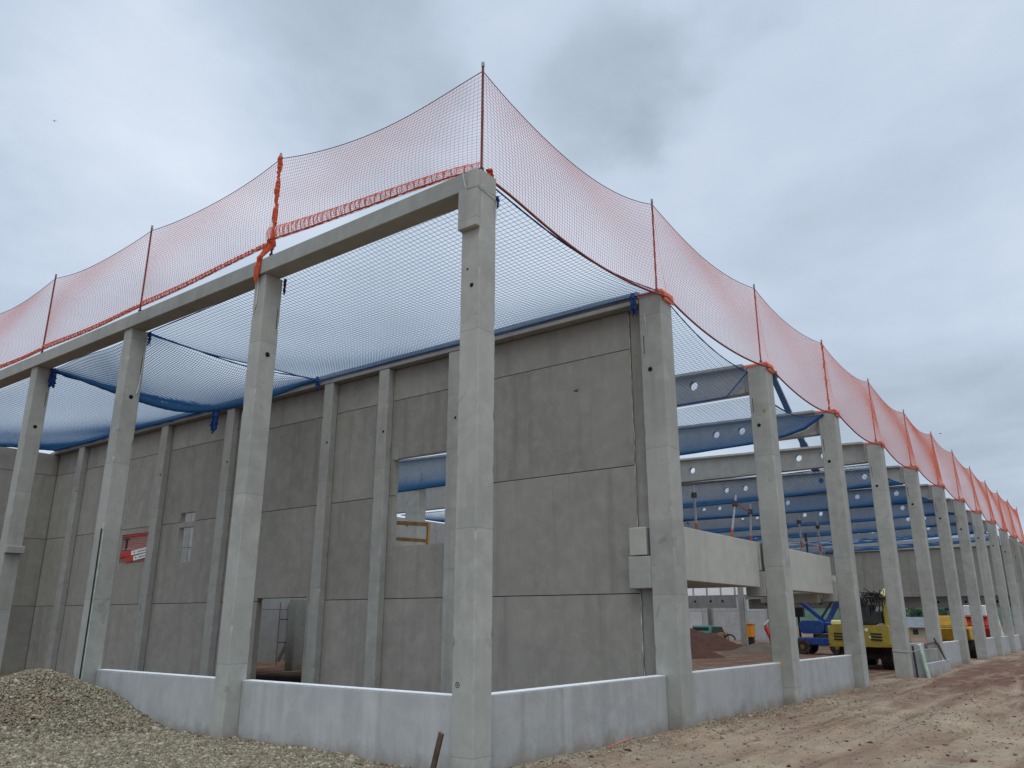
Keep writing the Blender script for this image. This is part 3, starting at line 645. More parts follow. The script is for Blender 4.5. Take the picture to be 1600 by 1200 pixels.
def bundle(x, y, z, h, r, mat, lab, cat='net bundle'):
    m = MB()
    for k in range(9):
        a = random.uniform(0, 6.28); q = r * random.uniform(.1, .8); dx, dy = q * math.cos(a), q * math.sin(a); pts = []; n = 9; hh = h * random.uniform(.7, 1.0)
        for j in range(n): pts.append((x + dx * (.4 + .6 * j / n) + random.uniform(-.02, .02), y + dy * (.4 + .6 * j / n) + random.uniform(-.02, .02), z - hh * j / (n - 1)))
        m.tube(pts, [r * random.uniform(.14, .42) * (1 - .45 * j / n) for j in range(n)], 6)
    tag(m.build('net_bundle', mat, loc=(x, y, z)), lab, cat)
m = MB()
for k in range(8):
    o_ = [random.uniform(-.05, .05) for _ in range(3)]; pts = [(.14 + o_[0], 5.5 + o_[1], 9.16), (.06 + o_[0], 5.51 + o_[1] * 1.3, 8.95), (-.06, 5.53 + o_[1] * 1.6, 8.72), (-.085, 5.55 + o_[1] * 1.8, 8.52), (-.08, 5.56 + o_[1] * 1.5 + o_[2] * .3, 8.22 + o_[2])]
    m.tube(pts, [.02, .035, .032, .026, .012], 6)
tag(m.build('net_bundle', 'orange_rope', loc=(-.05, 5.5, 9.1)), 'tangled orange net tail hanging over the edge beam onto the column head', 'net bundle')
bundle(.30, .06, 8.80, .22, .10, 'orange_rope', 'small tuft of orange rope on top of the corner column')
bundle(.42, .02, 8.36, .22, .05, 'blue_rope', 'small knot of blue rope beside the head of the corner column')
bundle(5.93, .62, 8.72, .50, .09, 'blue_rope', 'blue net bundle tied to the head of the column at the panel wall end')
bundle(5.90, 11.0, 8.75, .40, .10, 'blue_rope', 'blue net knot at the column right of the doorway, on the wall top')
bundle(5.80, 15.85, 8.55, .85, .17, 'blue_rope', 'long blue net bundle hanging down in front of the inner wall')
bundle(.38, 15.03, 8.36, .55, .14, 'blue_rope', 'dark blue net bundle at the head of the leftmost facade column')
bundle(.40, 10.25, 8.35, .35, .05, 'blue_rope', 'small blue rope knot at the head of the column with the dark hose')
bundle(.42, 5.30, 8.36, .35, .04, 'darksteel', 'small dark rope knot at the head of the column under the orange bundle')
GBN = 'blue fall protection nets'
def quadnet(lab, c, nu, nv, sag, r, edges=(), mat='blue', lift=0.0, phase=0.0, es=.08, es0=None, lw=.35):
    es0 = es if es0 is None else es0
    c = [np.array(q) for q in c]; loc = tuple(c[0]); t = thing('fall_net', loc, lab, 'safety net', GBN)
    def fn(u, v):
        P = [(1 - u) * (1 - v) * c[0][k] + u * (1 - v) * c[1][k] + u * v * c[2][k] + (1 - u) * v * c[3][k] for k in range(3)]
        pu = np.sin(math.pi * np.clip(u, 0, 1)); pv = np.sin(math.pi * np.clip(v, 0, 1)); z = P[2] - sag * pu ** .8 * np.abs(pv) ** .7 - (es0 * (1 - v) ** 3 + es * v ** 3) * pu + lift * u ** 2 * np.exp(-(P[1] - ((1 - u) * c[0][1] + u * c[1][1])) / lw) + .03 * np.sin(u * 7 + phase) * np.sin(v * 11 + phase)
        return P[0], P[1], z
    net('netting', fn, nu, nv, r, mat, t, loc)
    for side, rad in edges:
        us = np.linspace(0, 1, 40)
        f = {'v0': lambda u: fn(np.float64(u), np.float64(0)), 'v1': lambda u: fn(np.float64(u), np.float64(1)), 'u0': lambda u: fn(np.float64(0), np.float64(u)), 'u1': lambda u: fn(np.float64(1), np.float64(u))}[side]
        MB().tube([tuple(float(k) for k in f(u)) for u in us], [rad * random.uniform(.75, 1.25) for _ in us], 6).build('edge_rope', 'blue_rope', t)
    return t
BR = .0038
quadnet('large blue net over the bay behind the corner column', [(.39, .03, 8.50), (5.97, .03, 8.66), (5.97, 10.95, 8.64), (.37, 10.32, 8.33)], 56, 106, .30, .0045, [('v0', .014), ('u1', .012), ('u0', .012), ('v1', .014)], es0=.25)
quadnet('deep sagging blue net with a thick rolled edge, left half of the bay', [(.37, 10.34, 8.33), (5.97, 10.97, 8.66), (5.95, 15.9, 8.56), (.37, 15.15, 8.36)], 84, 76, .85, .0085, [('v0', .016), ('v1', .055), ('u1', .02)], phase=1, es=.13)
quadnet('farthest blue net at the left end of the bay, above the end wall', [(.37, 15.2, 8.36), (5.95, 15.9, 8.64), (5.95, 27.4, 8.64), (.37, 27.4, 8.4)], 60, 125, .30, .0055, [('u1', .04), ('v1', .05)], phase=2)
Z0 = 7.88
quadnet('blue net between the panel wall and the first holed girder', [(6.50, .03, 8.52), (S[2] - .03, .50, Z0), (S[2] + .02, 26, Z0), (6.45, 26, 8.55)], 57, 245, .22, .0045, [('u1', .02), ('v0', .014)], lift=.62, es0=.05, lw=.16)
quadnet('blue net between the first and second holed girders, rolled edge at the lower flange', [(S[2] + .45, .35, Z0), (S[3] + .0, .35, Z0), (S[3] + .0, 26, Z0 - .05), (S[2] + .45, 26, Z0)], 58, 245, .28, .0048, [('u1', .05), ('v0', .018)], phase=1.3, lift=.66, lw=.8)
for i in range(4, 10):
    quadnet('blue net in the hall bay after the %s facade column from the corner' % ORD[i], [(S[i] + .45, .6, Z0), (S[i + 1], .6, Z0 + .0), (S[i + 1], 26.5, Z0), (S[i] + .45, 26.5, Z0)], 40, 165, random.uniform(.3, .6), .0082, [('u1', .03), ('u0', .02), ('v0', .022)], phase=i * 1.1)

# ---------------------------------------------------------------- cross wall of the hall and what lies beyond
X9 = 62.3
cw = thing('panel_wall', (X9, .6, 3.1), 'far cross wall of the hall with a dark edge beam over open ground', 'wall')
for a in np.arange(.535, 20.6, 5.0): panel(a + .006, min(a + 5.0, 20.6) - .006, 3.86, 7.5, (), X9, X9 + .2, parent=cw)
MB().box(X9 - .12, X9 + .3, .6, 32, 7.51, 8.2).build('ring_beam', 'mezz', cw); MB().box(X9 + .9, X9 + 1.3, .6, 20.8, 3.05, 3.85).build('edge_beam', 'beam', cw); MB().box(X9 + .21, X9 + 6, .6, 20.8, 3.87, 4.1).build('shade_slab', 'beam', cw)  # last box: overhang slab added to keep the edge beam below in shade
eh = MB()
for y in (1.5, 3.6, 5.5, 8.6, 14.5, 19.2): eh.lathe((X9 + .895, y, 3.45), (1, 0, 0), [(0, .09), (.01, .09)], 12)
eh.build('bolt_holes', 'hole', cw)
for k, (y, lab) in enumerate(((18.5, 'dark hall column under the edge beam of the far cross wall'), (21.0, 'hall column at the left end of the far cross wall'), (24.0, 'slim hall column left of the far cross wall, behind the red soil'), (9.5, 'hall column of the far cross wall hidden behind the excavator'))):
    column('concrete_column', X9 + .06, y, .4, .4, 3.11 if k != 1 else 7.5, lab, 'columns of the far cross wall', base=-.2)
fb = thing('hall_beam', (61, 21, 3.1), 'light concrete beam with four bolt holes above the slim hall columns', 'beam')
MB().box(61.0, 61.4, 21.2, 31, 3.12, 4.2).build('beam', 'girder', fb)
bh = MB()
for y in (22.3, 23.4, 24.9, 25.7): bh.lathe((60.995, y, 3.7), (1, 0, 0), [(0, .11), (.01, .11)], 10)
bh.build('bolt_holes', 'hole', fb)
fw = thing('panel_wall', (82, 24, 0), 'light grey panel wall of the building far behind the hall', 'wall')
for k, a in enumerate(np.arange(23.0, 60, 5.4)):
    for z0, z1 in ((-.2, 3.1), (3.12, 6.4)): panel(a + .02, a + 5.38, z0 + .01, z1 - .01, (), 82, 82.3, parent=fw, mat='farwall')
wp = MB()
for k in range(9): wp.box(81.9, 81.98, 28.0 + k * 1.7, 29.45 + k * 1.7, 4.9, 5.75)
wp.build('white_boards', 'white', fw)
# hills
def hill(name, x, y, w, h, d, mat, lab, seed):
    m = MB(); n = 60; ys = np.linspace(-1, 1, n); vs_ = []; fs = []
    prof = np.clip(1 - np.abs(ys) ** 2.2, 0, 1) * (1 + .5 * fbm(ys * 3 + 9, ys * 0, seed)) + .02 * fbm(ys * 40, ys * 0, seed + 3)
    for k in range(n): vs_ += [(x, y + ys[k] * w, -2), (x + d * .5, y + ys[k] * w, h * max(0, prof[k])), (x + d, y + ys[k] * w, -2)]
    for k in range(n - 1): fs += [(3 * k, 3 * k + 1, 3 * k + 4, 3 * k + 3), (3 * k + 1, 3 * k + 2, 3 * k + 5, 3 * k + 4)]
    tag(m.add(vs_, fs).build(name, mat, loc=(x, y, 0), smooth=True), lab, kind='structure')
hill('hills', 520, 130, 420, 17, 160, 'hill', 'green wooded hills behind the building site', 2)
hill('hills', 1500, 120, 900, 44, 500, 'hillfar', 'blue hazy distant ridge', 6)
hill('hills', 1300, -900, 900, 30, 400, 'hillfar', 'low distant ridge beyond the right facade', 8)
def tree(x, y, h, lab):
    t = thing('tree', (x, y, 0), lab, 'tree', 'trees behind the site')
    tr = MB().tube([(x, y, -.2), (x + .1, y, h * .35), (x, y + .1, h * .7)], [h * .03, h * .02, h * .008], 7)
    for k in range(5): a = k * 1.3; tr.tube([(x, y, h * .35), (x + math.cos(a) * h * .2, y + math.sin(a) * h * .2, h * .62)], [h * .014, h * .005], 5)
    tr.build('trunk', 'bark', t); m = MB(); cl = [(random.gauss(0, .20) * h, random.gauss(0, .20) * h, h * (.62 + random.uniform(-.25, .28))) for _ in range(16)]
    for k in range(1500):
        c_ = random.choice(cl); d = Vector((random.gauss(0, 1), random.gauss(0, 1), random.gauss(0, .8))) * h * .055; p = Vector((x + c_[0], y + c_[1], c_[2])) + d
        a = Vector((random.gauss(0, 1), random.gauss(0, 1), random.gauss(0, 1))).normalized() * h * .022; b = a.cross(Vector((random.gauss(0, 1), random.gauss(0, 1), 1))).normalized() * h * .018
        m.add([p - a, p + b, p + a, p - b], [(0, 1, 2, 3)])
    m.build('crown', 'leaf', t)
for x, y, h, lab in ((168, 28.5, 5.6, 'dark green tree behind the cream house, left one in the gap'), (172, 26.2, 6.3, 'dark green tree behind the cream house, tallest'), (176, 24.6, 5.8, 'dark green tree at the right end of the cream house'),
                     (182, 30.8, 5.2, 'lower dark green tree at the left of the group behind the house'), (190, 21.8, 5.0, 'dark tree farthest right of the group behind the house')): tree(x, y, h, lab)
t = thing('house', (120, 19, 0), 'cream house with a grey pitched roof far behind the hall', 'house')
MB().box(120, 128, 16.6, 23.6, -.3, 1.3).build('wall', 'housewall', t)
MB().prism([(119.4, 1.25), (128.6, 1.25), (124, 2.7)], 'y', 16.3, 24).build('roof', 'rooftile', t)
for y in (18.5, 20.0, 21.8): MB().box(119.97, 119.998, y, y + .7, .3, 1.0).build('window', 'glass', t)

# ---------------------------------------------------------------- heaps
def heap(name, x, y, rx, ry, h, mat, lab, seed, res=.16, rough=.25):
    xs = np.arange(-rx, rx + .01, res); ys = np.arange(-ry, ry + .01, res)
    def zf(X, Y):
        q = np.sqrt((X / rx) ** 2 + (Y / ry) ** 2 + .015); z = h * np.clip(1.12 - q * 1.15, -.3, 1) * (1 + rough * fbm(X * 1.1 + seed, Y * 1.1, seed) * 2) + .16 * h * fbm(X * 3.5, Y * 3.5, seed + 2)
        return z
    o = grid_mesh(name, xs, ys, zf, mat); o.location = (x, y, 0); return tag(o, lab, 'soil heap', 'soil heaps inside the hall')
heap('soil_heap', 50, 20.5, 6.0, 4.2, 1.5, 'redsoil', 'long dark red soil heap in front of the green car', 1)
heap('soil_heap', 36, 14.9, 3.2, 2.8, 1.25, 'redsoil', 'small dark red soil heap beside the panel-wall column, nearer than the long one', 5)
heap('soil_heap', 46, 13.4, 3.6, 2.4, .62, 'greysoil', 'low grey brown soil heap left of the second facade column', 8)
heap('soil_heap', -.3, 16.8, 1.6, 3.0, .75, 'redsoil', 'red soil heap behind the gravel at the left picture edge', 11, .12)
# gravel heap with its loose stones
def stones(P, size, flat=.7):
    base = np.array([(1, 0, 0), (-1, 0, 0), (0, 1, 0), (0, -1, 0), (0, 0, 1), (0, 0, -1)], float)
    fidx = np.array([(0, 2, 4), (2, 1, 4), (1, 3, 4), (3, 0, 4), (2, 0, 5), (1, 2, 5), (3, 1, 5), (0, 3, 5)])
    n = len(P); s_ = size[:, None, None] * (1 + rng.uniform(-.45, .45, (n, 6, 1))); B = base[None] * s_
    B = B + rng.uniform(-.25, .25, B.shape) * size[:, None, None]
    q = rng.normal(size=(n, 4)); q /= np.linalg.norm(q, axis=1)[:, None]; w, x, y, z = q.T
    Rm = np.stack([1 - 2 * (y * y + z * z), 2 * (x * y - z * w), 2 * (x * z + y * w), 2 * (x * y + z * w), 1 - 2 * (x * x + z * z), 2 * (y * z - x * w), 2 * (x * z - y * w), 2 * (y * z + x * w), 1 - 2 * (x * x + y * y)], -1).reshape(n, 3, 3)
    V = np.einsum('nij,nkj->nki', Rm, B); V[:, :, 2] *= flat; V += P[:, None, :]
    F = fidx[None] + 6 * np.arange(n)[:, None, None]; return V.reshape(-1, 3), F.reshape(-1, 3)
def tri_mesh(name, V, F, mat):
    me = bpy.data.meshes.new(name); me.vertices.add(len(V)); me.vertices.foreach_set('co', V.astype(np.float32).ravel()); me.loops.add(F.size); me.loops.foreach_set('vertex_index', F.ravel().astype(np.int32))
    me.polygons.add(len(F)); me.polygons.foreach_set('loop_start', np.arange(0, F.size, 3, dtype=np.int32)); me.update(calc_edges=True); me.validate()
    o = bpy.data.objects.new(name, me); C.objects.link(o); me.materials.append(M[mat]); return o
gh = grid_mesh('gravel_heap', np.arange(-5.5, .29, .08), np.arange(.6, 15.5, .09), lambda X, Y: heap_h(X, Y) - .02, 'greysoil')
tag(gh, 'grey gravel heap spilling along the left facade, in the lower left corner', 'gravel heap')
px = rng.uniform(-4.6, .27, 260000); py = rng.uniform(.6, 15.5, 260000); hz = heap_h(px, py); gz = ground_h(px, py)
dist = np.hypot(px + 8.4, py + 7); k = (hz > gz - .01) & (rng.uniform(size=len(px)) < np.clip(1.5 - dist / 26, .25, 1))
P = np.stack([px[k], py[k], hz[k]], -1); sz = rng.lognormal(-4.15, .42, len(P)).clip(.006, .055); big = rng.uniform(size=len(P)) < .012 + .03 * (P[:, 2] < .25); sz[big] *= 2.0; sz = sz.clip(.007, .075)
V, F = stones(P, sz)
st = tri_mesh('stones', V, F, 'gravel'); st.parent = gh; st['kind'] = 'stuff'
# loose stones on the ground
def scatter(n, x0, x1, y0, y1, fn):
    x = rng.uniform(x0, x1, n); y = rng.uniform(y0, y1, n); k = rng.uniform(size=n) < fn(x, y); x, y = x[k], y[k]; return np.stack([x, y, ground_h(x, y) + .003], -1)
P = np.concatenate([scatter(17000, -2.5, 13, -5.5, .28, lambda x, y: np.clip(.18 + .8 * np.exp(-((y + .1) / .5) ** 2) + .5 * fbm(x * .9, y * .9, 4), .05, 1)),
                    scatter(9000, 6, 24, -4.5, .28, lambda x, y: np.clip(.15 + .8 * np.exp(-((y + .1) / .6) ** 2), 0, 1)),
                    scatter(14000, -6, .2, -4.5, 3.0, lambda x, y: np.clip(.25 + .5 * np.exp(-((x + .2) / .8) ** 2), 0, 1))])
V, F = stones(P, rng.lognormal(-4.25, .45, len(P)).clip(.005, .05))
tag(tri_mesh('loose_gravel', V, F, 'gravel'), 'loose stones scattered over the site ground in front of the plinth walls', 'gravel', kind='stuff')
P = scatter(700, 1, 34, -6, -.2, lambda x, y: np.clip(.3 + 1.4 * fbm(x * .5, y * 1.2, 6), 0, 1)); V, F = stones(P, rng.lognormal(-3.5, .4, len(P)).clip(.015, .075), .5)
tag(tri_mesh('soil_clods', V, F, 'redsoil'), 'dark red soil clods scattered over the site ground', 'soil clods', kind='stuff')

# ---------------------------------------------------------------- small things near the facade
o = MB().bar((-.10, .44, .55), (-.05, .66, -.05), .07, .035, (1, 0, 0)).build('timber_plank', 'oldwood', loc=(-.1, .5, 0)); tag(o, 'dark weathered plank leaning at the foot of the corner column', 'plank')
o = MB().tube([(3.05, -.14, .075), (3.5, -.12, .11), (3.95, -.10, .13)], .014, 6).build('orange_pipe', plain('orange_pipe', (.42, .17, .09), .7), loc=(3, -.1, .05)); tag(o, 'short orange pipe lying in the gravel at the plinth wall', 'pipe')
fr = thing('formwork_frame', (25.3, -.3, 0), 'pale concrete trough with timber frame leaning at the fourth facade column', 'formwork')
MB().box(25.45, 30.2, -.36, -.2, -.1, .46).build('front_board', 'plinth', fr, bevel=.01); MB().box(25.36, 25.95, -.30, .25, -.1, 1.18).build('side_board', 'plinth', fr, bevel=.01)
MB().box(26.0, 30.2, .05, .22, -.1, .9).build('back_board', 'panel', fr, bevel=.01); MB().bar((25.9, -.26, 1.1), (31.0, .2, 1.12), .07).build('cross_bar', 'oldwood', fr)
MB().bar((29.6, -.36, .4), (29.2, -.2, 1.16), .045).build('strut', 'steelgrey', fr); MB().bar((30.6, -.2, .3), (30.1, .1, 1.3), .05).build('strut', 'oldwood', fr)
o = MB().tube([(25.12, -.30, 1.15), (25.35, -.42, 0.0)], .07, 10).build('drain_pipe', 'palegreen', loc=(25.2, -.3, 0)); tag(o, 'pale green pipe leaning between facade column and formwork frame', 'pipe')
o = MB().tube([(25.16, -.06, 1.10), (25.16, -.10, 0.0)], .035, 8).build('steel_rod', 'darksteel', loc=(25.1, -.08, 0)); tag(o, 'dark rod leaning beside the pale green pipe', 'rod')
# red barrier in the wall opening
rb = thing('red_barrier', (6.55, 20.6, 3.9), 'red mesh barrier with red and white boards in the inner wall opening', 'barrier')
mn = MB()
for y in np.arange(19.75, 21.58, .075): mn.bar((6.30, y, 3.87), (6.30, y, 4.84), .022)
for z in np.arange(3.9, 4.86, .08): mn.bar((6.29, 19.72, z), (6.29, 21.58, z), .022)
mn.build('mesh_screen', 'mesh_red', rb); MB().bar((6.27, 21.58, 4.80), (6.27, 19.72, 4.82), .06).build('top_rail', 'red', rb); MB().bar((6.28, 21.58, 4.36), (6.28, 19.72, 4.28), .05).build('rail', 'mesh_red', rb)
MB().bar((6.27, 21.3, 4.3), (6.27, 21.3, 4.72), .05).build('hook_post', 'darksteel', rb); MB().bar((6.27, 21.46, 4.70), (6.27, 21.14, 4.70), .04).build('hook', 'darksteel', rb)
def board(x, ya, yb, za, zb, h, split):
    A, B = Vector((x, ya, za)), Vector((x, yb, zb)); s1 = A.lerp(B, split)
    MB().bar(A, s1, .03, h).build('red_board', 'red', rb); q = MB().bar(s1, B, .03, h).build('white_board', 'white', rb)
    n = s1.lerp(B, .16); d = h * .28
    MB().add([(x - .02, n.y + d, n.z), (x - .02, n.y, n.z + d), (x - .02, n.y - d, n.z), (x - .02, n.y, n.z - d)], [(0, 1, 2, 3)]).build('emblem', 'black', q)
    MB().bar(s1.lerp(B, .30) + Vector((-.02, 0, 0)), s1.lerp(B, .85) + Vector((-.02, 0, 0)), .006, h * .22).build('text_line', 'steelgrey', q)
board(6.24, 21.57, 19.5, 4.13, 4.30, .15, .36); board(6.20, 21.1, 19.5, 3.95, 4.10, .15, .34)

# ---------------------------------------------------------------- machines
def wheel(t, c, r, w, ax=(0, 1, 0)):
    m = MB().lathe(c, ax, [(-w / 2, r * .62), (-w / 2, r * .88), (-w * .40, r * .97), (w * .40, r * .97), (w / 2, r * .88), (w / 2, r * .62)], 28)
    for k in range(22):
        a = 2 * math.pi * k / 22; dx, dz = math.cos(a) * r, math.sin(a) * r; b = a + .13; ex, ez = math.cos(b) * r, math.sin(b) * r
        if ax == (0, 1, 0): m.bar((c[0] + dx * .985, c[1] - w * .45, c[2] + dz * .985), (c[0] + ex * .985, c[1], c[2] + ez * .985), .07 * r, .09 * r); m.bar((c[0] + dx * .985, c[1] + w * .45, c[2] + dz * .985), (c[0] + ex * .985, c[1], c[2] + ez * .985), .07 * r, .09 * r)
        else: m.bar((c[0] - w * .45, c[1] + dx * .985, c[2] + dz * .985), (c[0], c[1] + ex * .985, c[2] + ez * .985), .07 * r, .09 * r); m.bar((c[0] + w * .45, c[1] + dx * .985, c[2] + dz * .985), (c[0], c[1] + ex * .985, c[2] + ez * .985), .07 * r, .09 * r)
    o = m.build('wheel', 'rubber', t)
    MB().lathe(c, ax, [(-w * .52, r * .2), (-w * .45, r * .6), (w * .45, r * .6), (w * .52, r * .2)], 20).build('rim', 'rim', o); return o
# cladding panels on the facade beyond the cross wall, and the far side wall of the hall
fc = thing('panel_wall', (62.6, .32, 0), 'grey cladding panels between the last columns at the right picture edge', 'wall')
for a in (62.56, 68.75): 
    for z0, z1 in ((-.2, 2.5), (2.52, 5.0), (5.02, 8.3)): panel(a, a + 5.6, z0, z1, (), .33, .5, parent=fc, ax='x')
sw = thing('panel_wall', (6.5, 28, 0), 'long grey side wall at the back of the hall, seen through the wall openings', 'wall')
for k in range(9):
    for z0, z1 in ((-.2, 2.48), (2.5, 5.2), (5.22, 8.0)): panel(6.5 + k * 6.2, 6.5 + k * 6.2 + 6.18, z0, z1, (), 28.0, 28.2, parent=sw, ax='x', mat='farwall')
MB().box(6.5, 62, 28.05, 28.15, -.2, 7.9).build('joint_backing', 'hole', sw)
column('concrete_column', 13.6, 20.9, .5, .5, 2.79, 'hall column seen through the doorway, one face light and one dark')
column('concrete_column', 17.9, 14.5, .45, .45, 7.98, 'hall column on the back side of the mezzanine')
pw = thing('shade_wall', (18.6, 9, 0), 'grey wall added to keep the room behind the doorway dark', 'wall')
MB().box(18.6, 18.8, 9, 27.9, -.2, 2.79).build('wall', 'panel', pw); MB().box(6.5, 18.59, 9, 9.2, -.2, 2.79).build('shade_return', 'panel', pw)  # both walls added to shut daylight out, leaving mainly the door
ss = thing('stair_tower', (15.6, 23.6, 0), 'grey scaffold stair tower seen through the right side of the doorway', 'scaffold')
for (x, y) in ((15.6, 22.9), (15.6, 24.6), (16.6, 22.9), (16.6, 24.6)): MB().tube([(x, y, 0), (x, y, 2.75)], .03, 6).build('post', 'steelgrey', ss)
for x in (15.62, 16.58): MB().bar((x, 24.5, .2), (x, 22.9, 2.6), .05, .16).build('stringer', 'steelgrey', ss)
q = MB()
for k in range(9): q.box(15.66, 16.54, 24.3 - k * .17, 24.5 - k * .17, .3 + k * .27, .34 + k * .27)
q.build('treads', 'steelgrey', ss); q = MB()
for z in (1.0, 2.0): q.tube([(15.6, 22.9, z), (15.6, 24.6, z)], .022, 6)
q.build('rails', 'bluepaint', ss)
ex = thing('wheeled_excavator', (31, 2.75, 0), 'yellow wheeled excavator seen from behind between two facade columns', 'excavator')
def rr(y0, y1, z0, z1, r): # rounded rectangle
    p = []
    for (cy, cz, a0) in ((y1 - r, z1 - r, 0), (y0 + r, z1 - r, 90), (y0 + r, z0 + r, 180), (y1 - r, z0 + r, 270)):
        for k in range(5): a = R(a0 + 22.5 * k); p.append((cy + r * math.cos(a), cz + r * math.sin(a)))
    return p
cwt = MB(); xs = [28.85, 28.95, 29.3, 30.1]; yw = [1.22, 1.30, 1.33, 1.33]
for a in range(3):
    pa, pb = rr(2.75 - yw[a], 2.75 + yw[a], .98, 1.80, .10), rr(2.75 - yw[a + 1], 2.75 + yw[a + 1], .98, 1.80, .10); n = len(pa)
    cwt.add([(xs[a], *p) for p in pa] + [(xs[a + 1], *p) for p in pb], [(i, (i + 1) % n, n + (i + 1) % n, n + i) for i in range(n)] + ([tuple(range(n))] if a == 0 else []) + ([tuple(range(n, 2 * n))] if a == 2 else []))
cw_ = cwt.build('counterweight', 'yellow', ex)
for yy in (3.55, 2.05):
    for z in (1.22, 1.34, 1.46): MB().bar((28.84, yy - .22, z - .012), (28.84, yy + .22, z + .012), .03, .05).build('vent_slot', 'black', cw_)
MB().box(28.86, 30.0, 1.5, 4.0, .93, .978).build('skirt', 'deepyellow', ex)
MB().lathe((28.86, 2.42, 1.62), (1, 0, 0), [(-.02, .07), (.05, .07)], 12).build('tail_lamp', 'white', ex); MB().lathe((28.86, 2.30, 1.33), (1, 0, 0), [(-.02, .05), (.05, .05)], 12).build('tail_lamp', 'white', ex)
MB().box(30.12, 32.4, 1.45, 4.05, 1.05, 1.74).build('upper_body', 'yellow', ex, bevel=.05); MB().box(29.3, 30.9, 2.9, 4.0, 1.805, 2.02).build('engine_hood', 'palecream', ex, bevel=.05)
cab = MB().box(31.6, 33.2, 3.15, 4.1, 1.76, 3.0).build('cab', 'black', ex, bevel=.06); MB().box(31.585, 31.598, 3.25, 3.95, 2.3, 3.1).build('rear_window', 'glass', cab)
MB().box(30.0, 34.2, 2.0, 3.5, .55, .92).build('undercarriage', 'black', ex); MB().box(29.9, 30.3, 1.65, 3.9, .42, .60).build('axle', 'darksteel', ex); MB().box(33.6, 34.0, 1.65, 3.9, .42, .60).build('axle', 'darksteel', ex)
for x in (30.1, 33.8):
    for y in (1.92, 3.62): wheel(ex, (x, y, .50), .50, .52)
bm_ = MB(); prof = [(31.5, 1.75), (31.3, 2.3), (31.05, 2.85), (31.25, 3.2), (32.2, 3.5), (32.7, 3.55), (32.7, 3.35), (32.2, 3.1), (31.65, 2.65), (31.85, 1.75)]
bm_.prism(prof, 'y', 1.62, 1.95); bo = bm_.build('boom', 'yellow', ex, bevel=.03)
MB().tube([(30.6, 2.05, 3.05), (31.5, 1.80, 3.6)], .11, 10).build('hydraulic_cylinder', 'palecream', ex); MB().lathe((31.05, 1.5, 2.75), (0, 1, 0), [(0, .13), (.5, .13)], 14).build('pivot_pin', 'black', ex)
hs = MB()
for k in range(16):
    y = 2.05 + k * .07; z = 1.8 + random.uniform(0, .2); q = random.uniform(-.25, .25)
    hs.tube([(30.5, y, z), (30.4 + random.uniform(-.1, .1), y + q * .4, z + .4), (30.5, y + q, 2.6 + random.uniform(-.1, .35)), (30.6, y + q * .6 - .1, 2.9 + random.uniform(-.1, .5)), (31.0, 2.0 + random.uniform(-.15, .1), 3.0 + random.uniform(-.2, .4))], .022, 6)
for k in range(6): y = 2.2 + k * .14; hs.tube([(30.45, y, 2.75), (30.4, y + .05, 3.15), (30.5, y - .12, 3.2), (30.6, y - .2, 2.8)], .022, 6)
hs.build('hydraulic_hoses', 'black', ex)
vb = MB()
for k in range(26): vb.box(30.3 + random.uniform(0, .4), 30.5 + random.uniform(.0, .5), 2.1 + random.uniform(0, .9), 2.2 + random.uniform(.1, .95), 1.82 + random.uniform(0, .1), 1.95 + random.uniform(.05, .8))
vb.build('valve_block', 'darksteel', ex); MB().bar((30.6, 1.98, 1.75), (30.75, 1.98, 2.85), .18, .25).build('mast_plate', 'yellow', ex); MB().tube([(30.2, 3.95, 2.4), (30.2, 3.93, 3.3)], .012, 5).build('aerial', 'black', ex)
# red and white barrier board behind the excavator
bb = thing('barrier_board', (36, 3.9, 0), 'red and white striped barrier board standing right behind the excavator', 'barrier')
MB().box(36.0, 36.06, 3.7, 4.65, 1.15, 2.75).build('board', 'white', bb); sr = MB()
for k in range(4): sr.add([(35.99, 3.7, 1.2 + k * .42), (35.99, 4.65, 1.45 + k * .42), (35.99, 4.65, 1.65 + k * .42), (35.99, 3.7, 1.4 + k * .42)], [(0, 1, 2, 3)])
sr.build('stripes', 'red', bb); MB().bar((36.05, 3.9, 0), (36.05, 3.9, 1.2), .06).build('leg', 'steelgrey', bb); MB().bar((36.05, 4.5, 0), (36.05, 4.5, 1.2), .06).build('leg', 'steelgrey', bb)
# blue boom lift
bl_ = thing('boom_lift', (46, 9.2, 0), 'blue boom lift parked inside the hall left of the excavator', 'boom lift')
MB().box(44.6, 46.4, 7.9, 10.6, .55, 1.0).build('chassis', 'bluepaint', bl_, bevel=.05)
MB().lathe((45.2, 9.2, 1.02), (0, 0, 1), [(0, .55), (.2, .55)], 20).build('turntable', 'darksteel', bl_)
MB().prism(rr(8.9, 10.4, 1.24, 2.05, .28), 'x', 44.6, 46.0).build('counterweight', 'bluepaint', bl_, bevel=.04); MB().box(44.7, 45.9, 7.6, 8.9, 1.3, 1.95).build('engine_cover', 'bluepaint', bl_, bevel=.06)
MB().bar((45.2, 8.9, 1.9), (45.0, 10.5, 3.35), .22, .26, (1, 0, 0)).build('lower_boom', 'bluepaint', bl_); MB().bar((45.2, 8.9, 1.75), (45.4, 7.95, 3.4), .24, .30, (1, 0, 0)).build('riser', 'bluepaint', bl_)
MB().bar((45.4, 8.0, 2.2), (45.4, 7.2, 3.0), .2, .26, (1, 0, 0)).build('riser', 'bluepaint', bl_); MB().tube([(45.1, 9.1, 2.2), (45.3, 8.3, 3.4)], .07, 8).build('lift_cylinder', 'darksteel', bl_)
MB().bar((43.6, 7.08, 2.93), (43, 6.99, 8.44), .26, .30).build('upper_riser', 'navy', bl_)
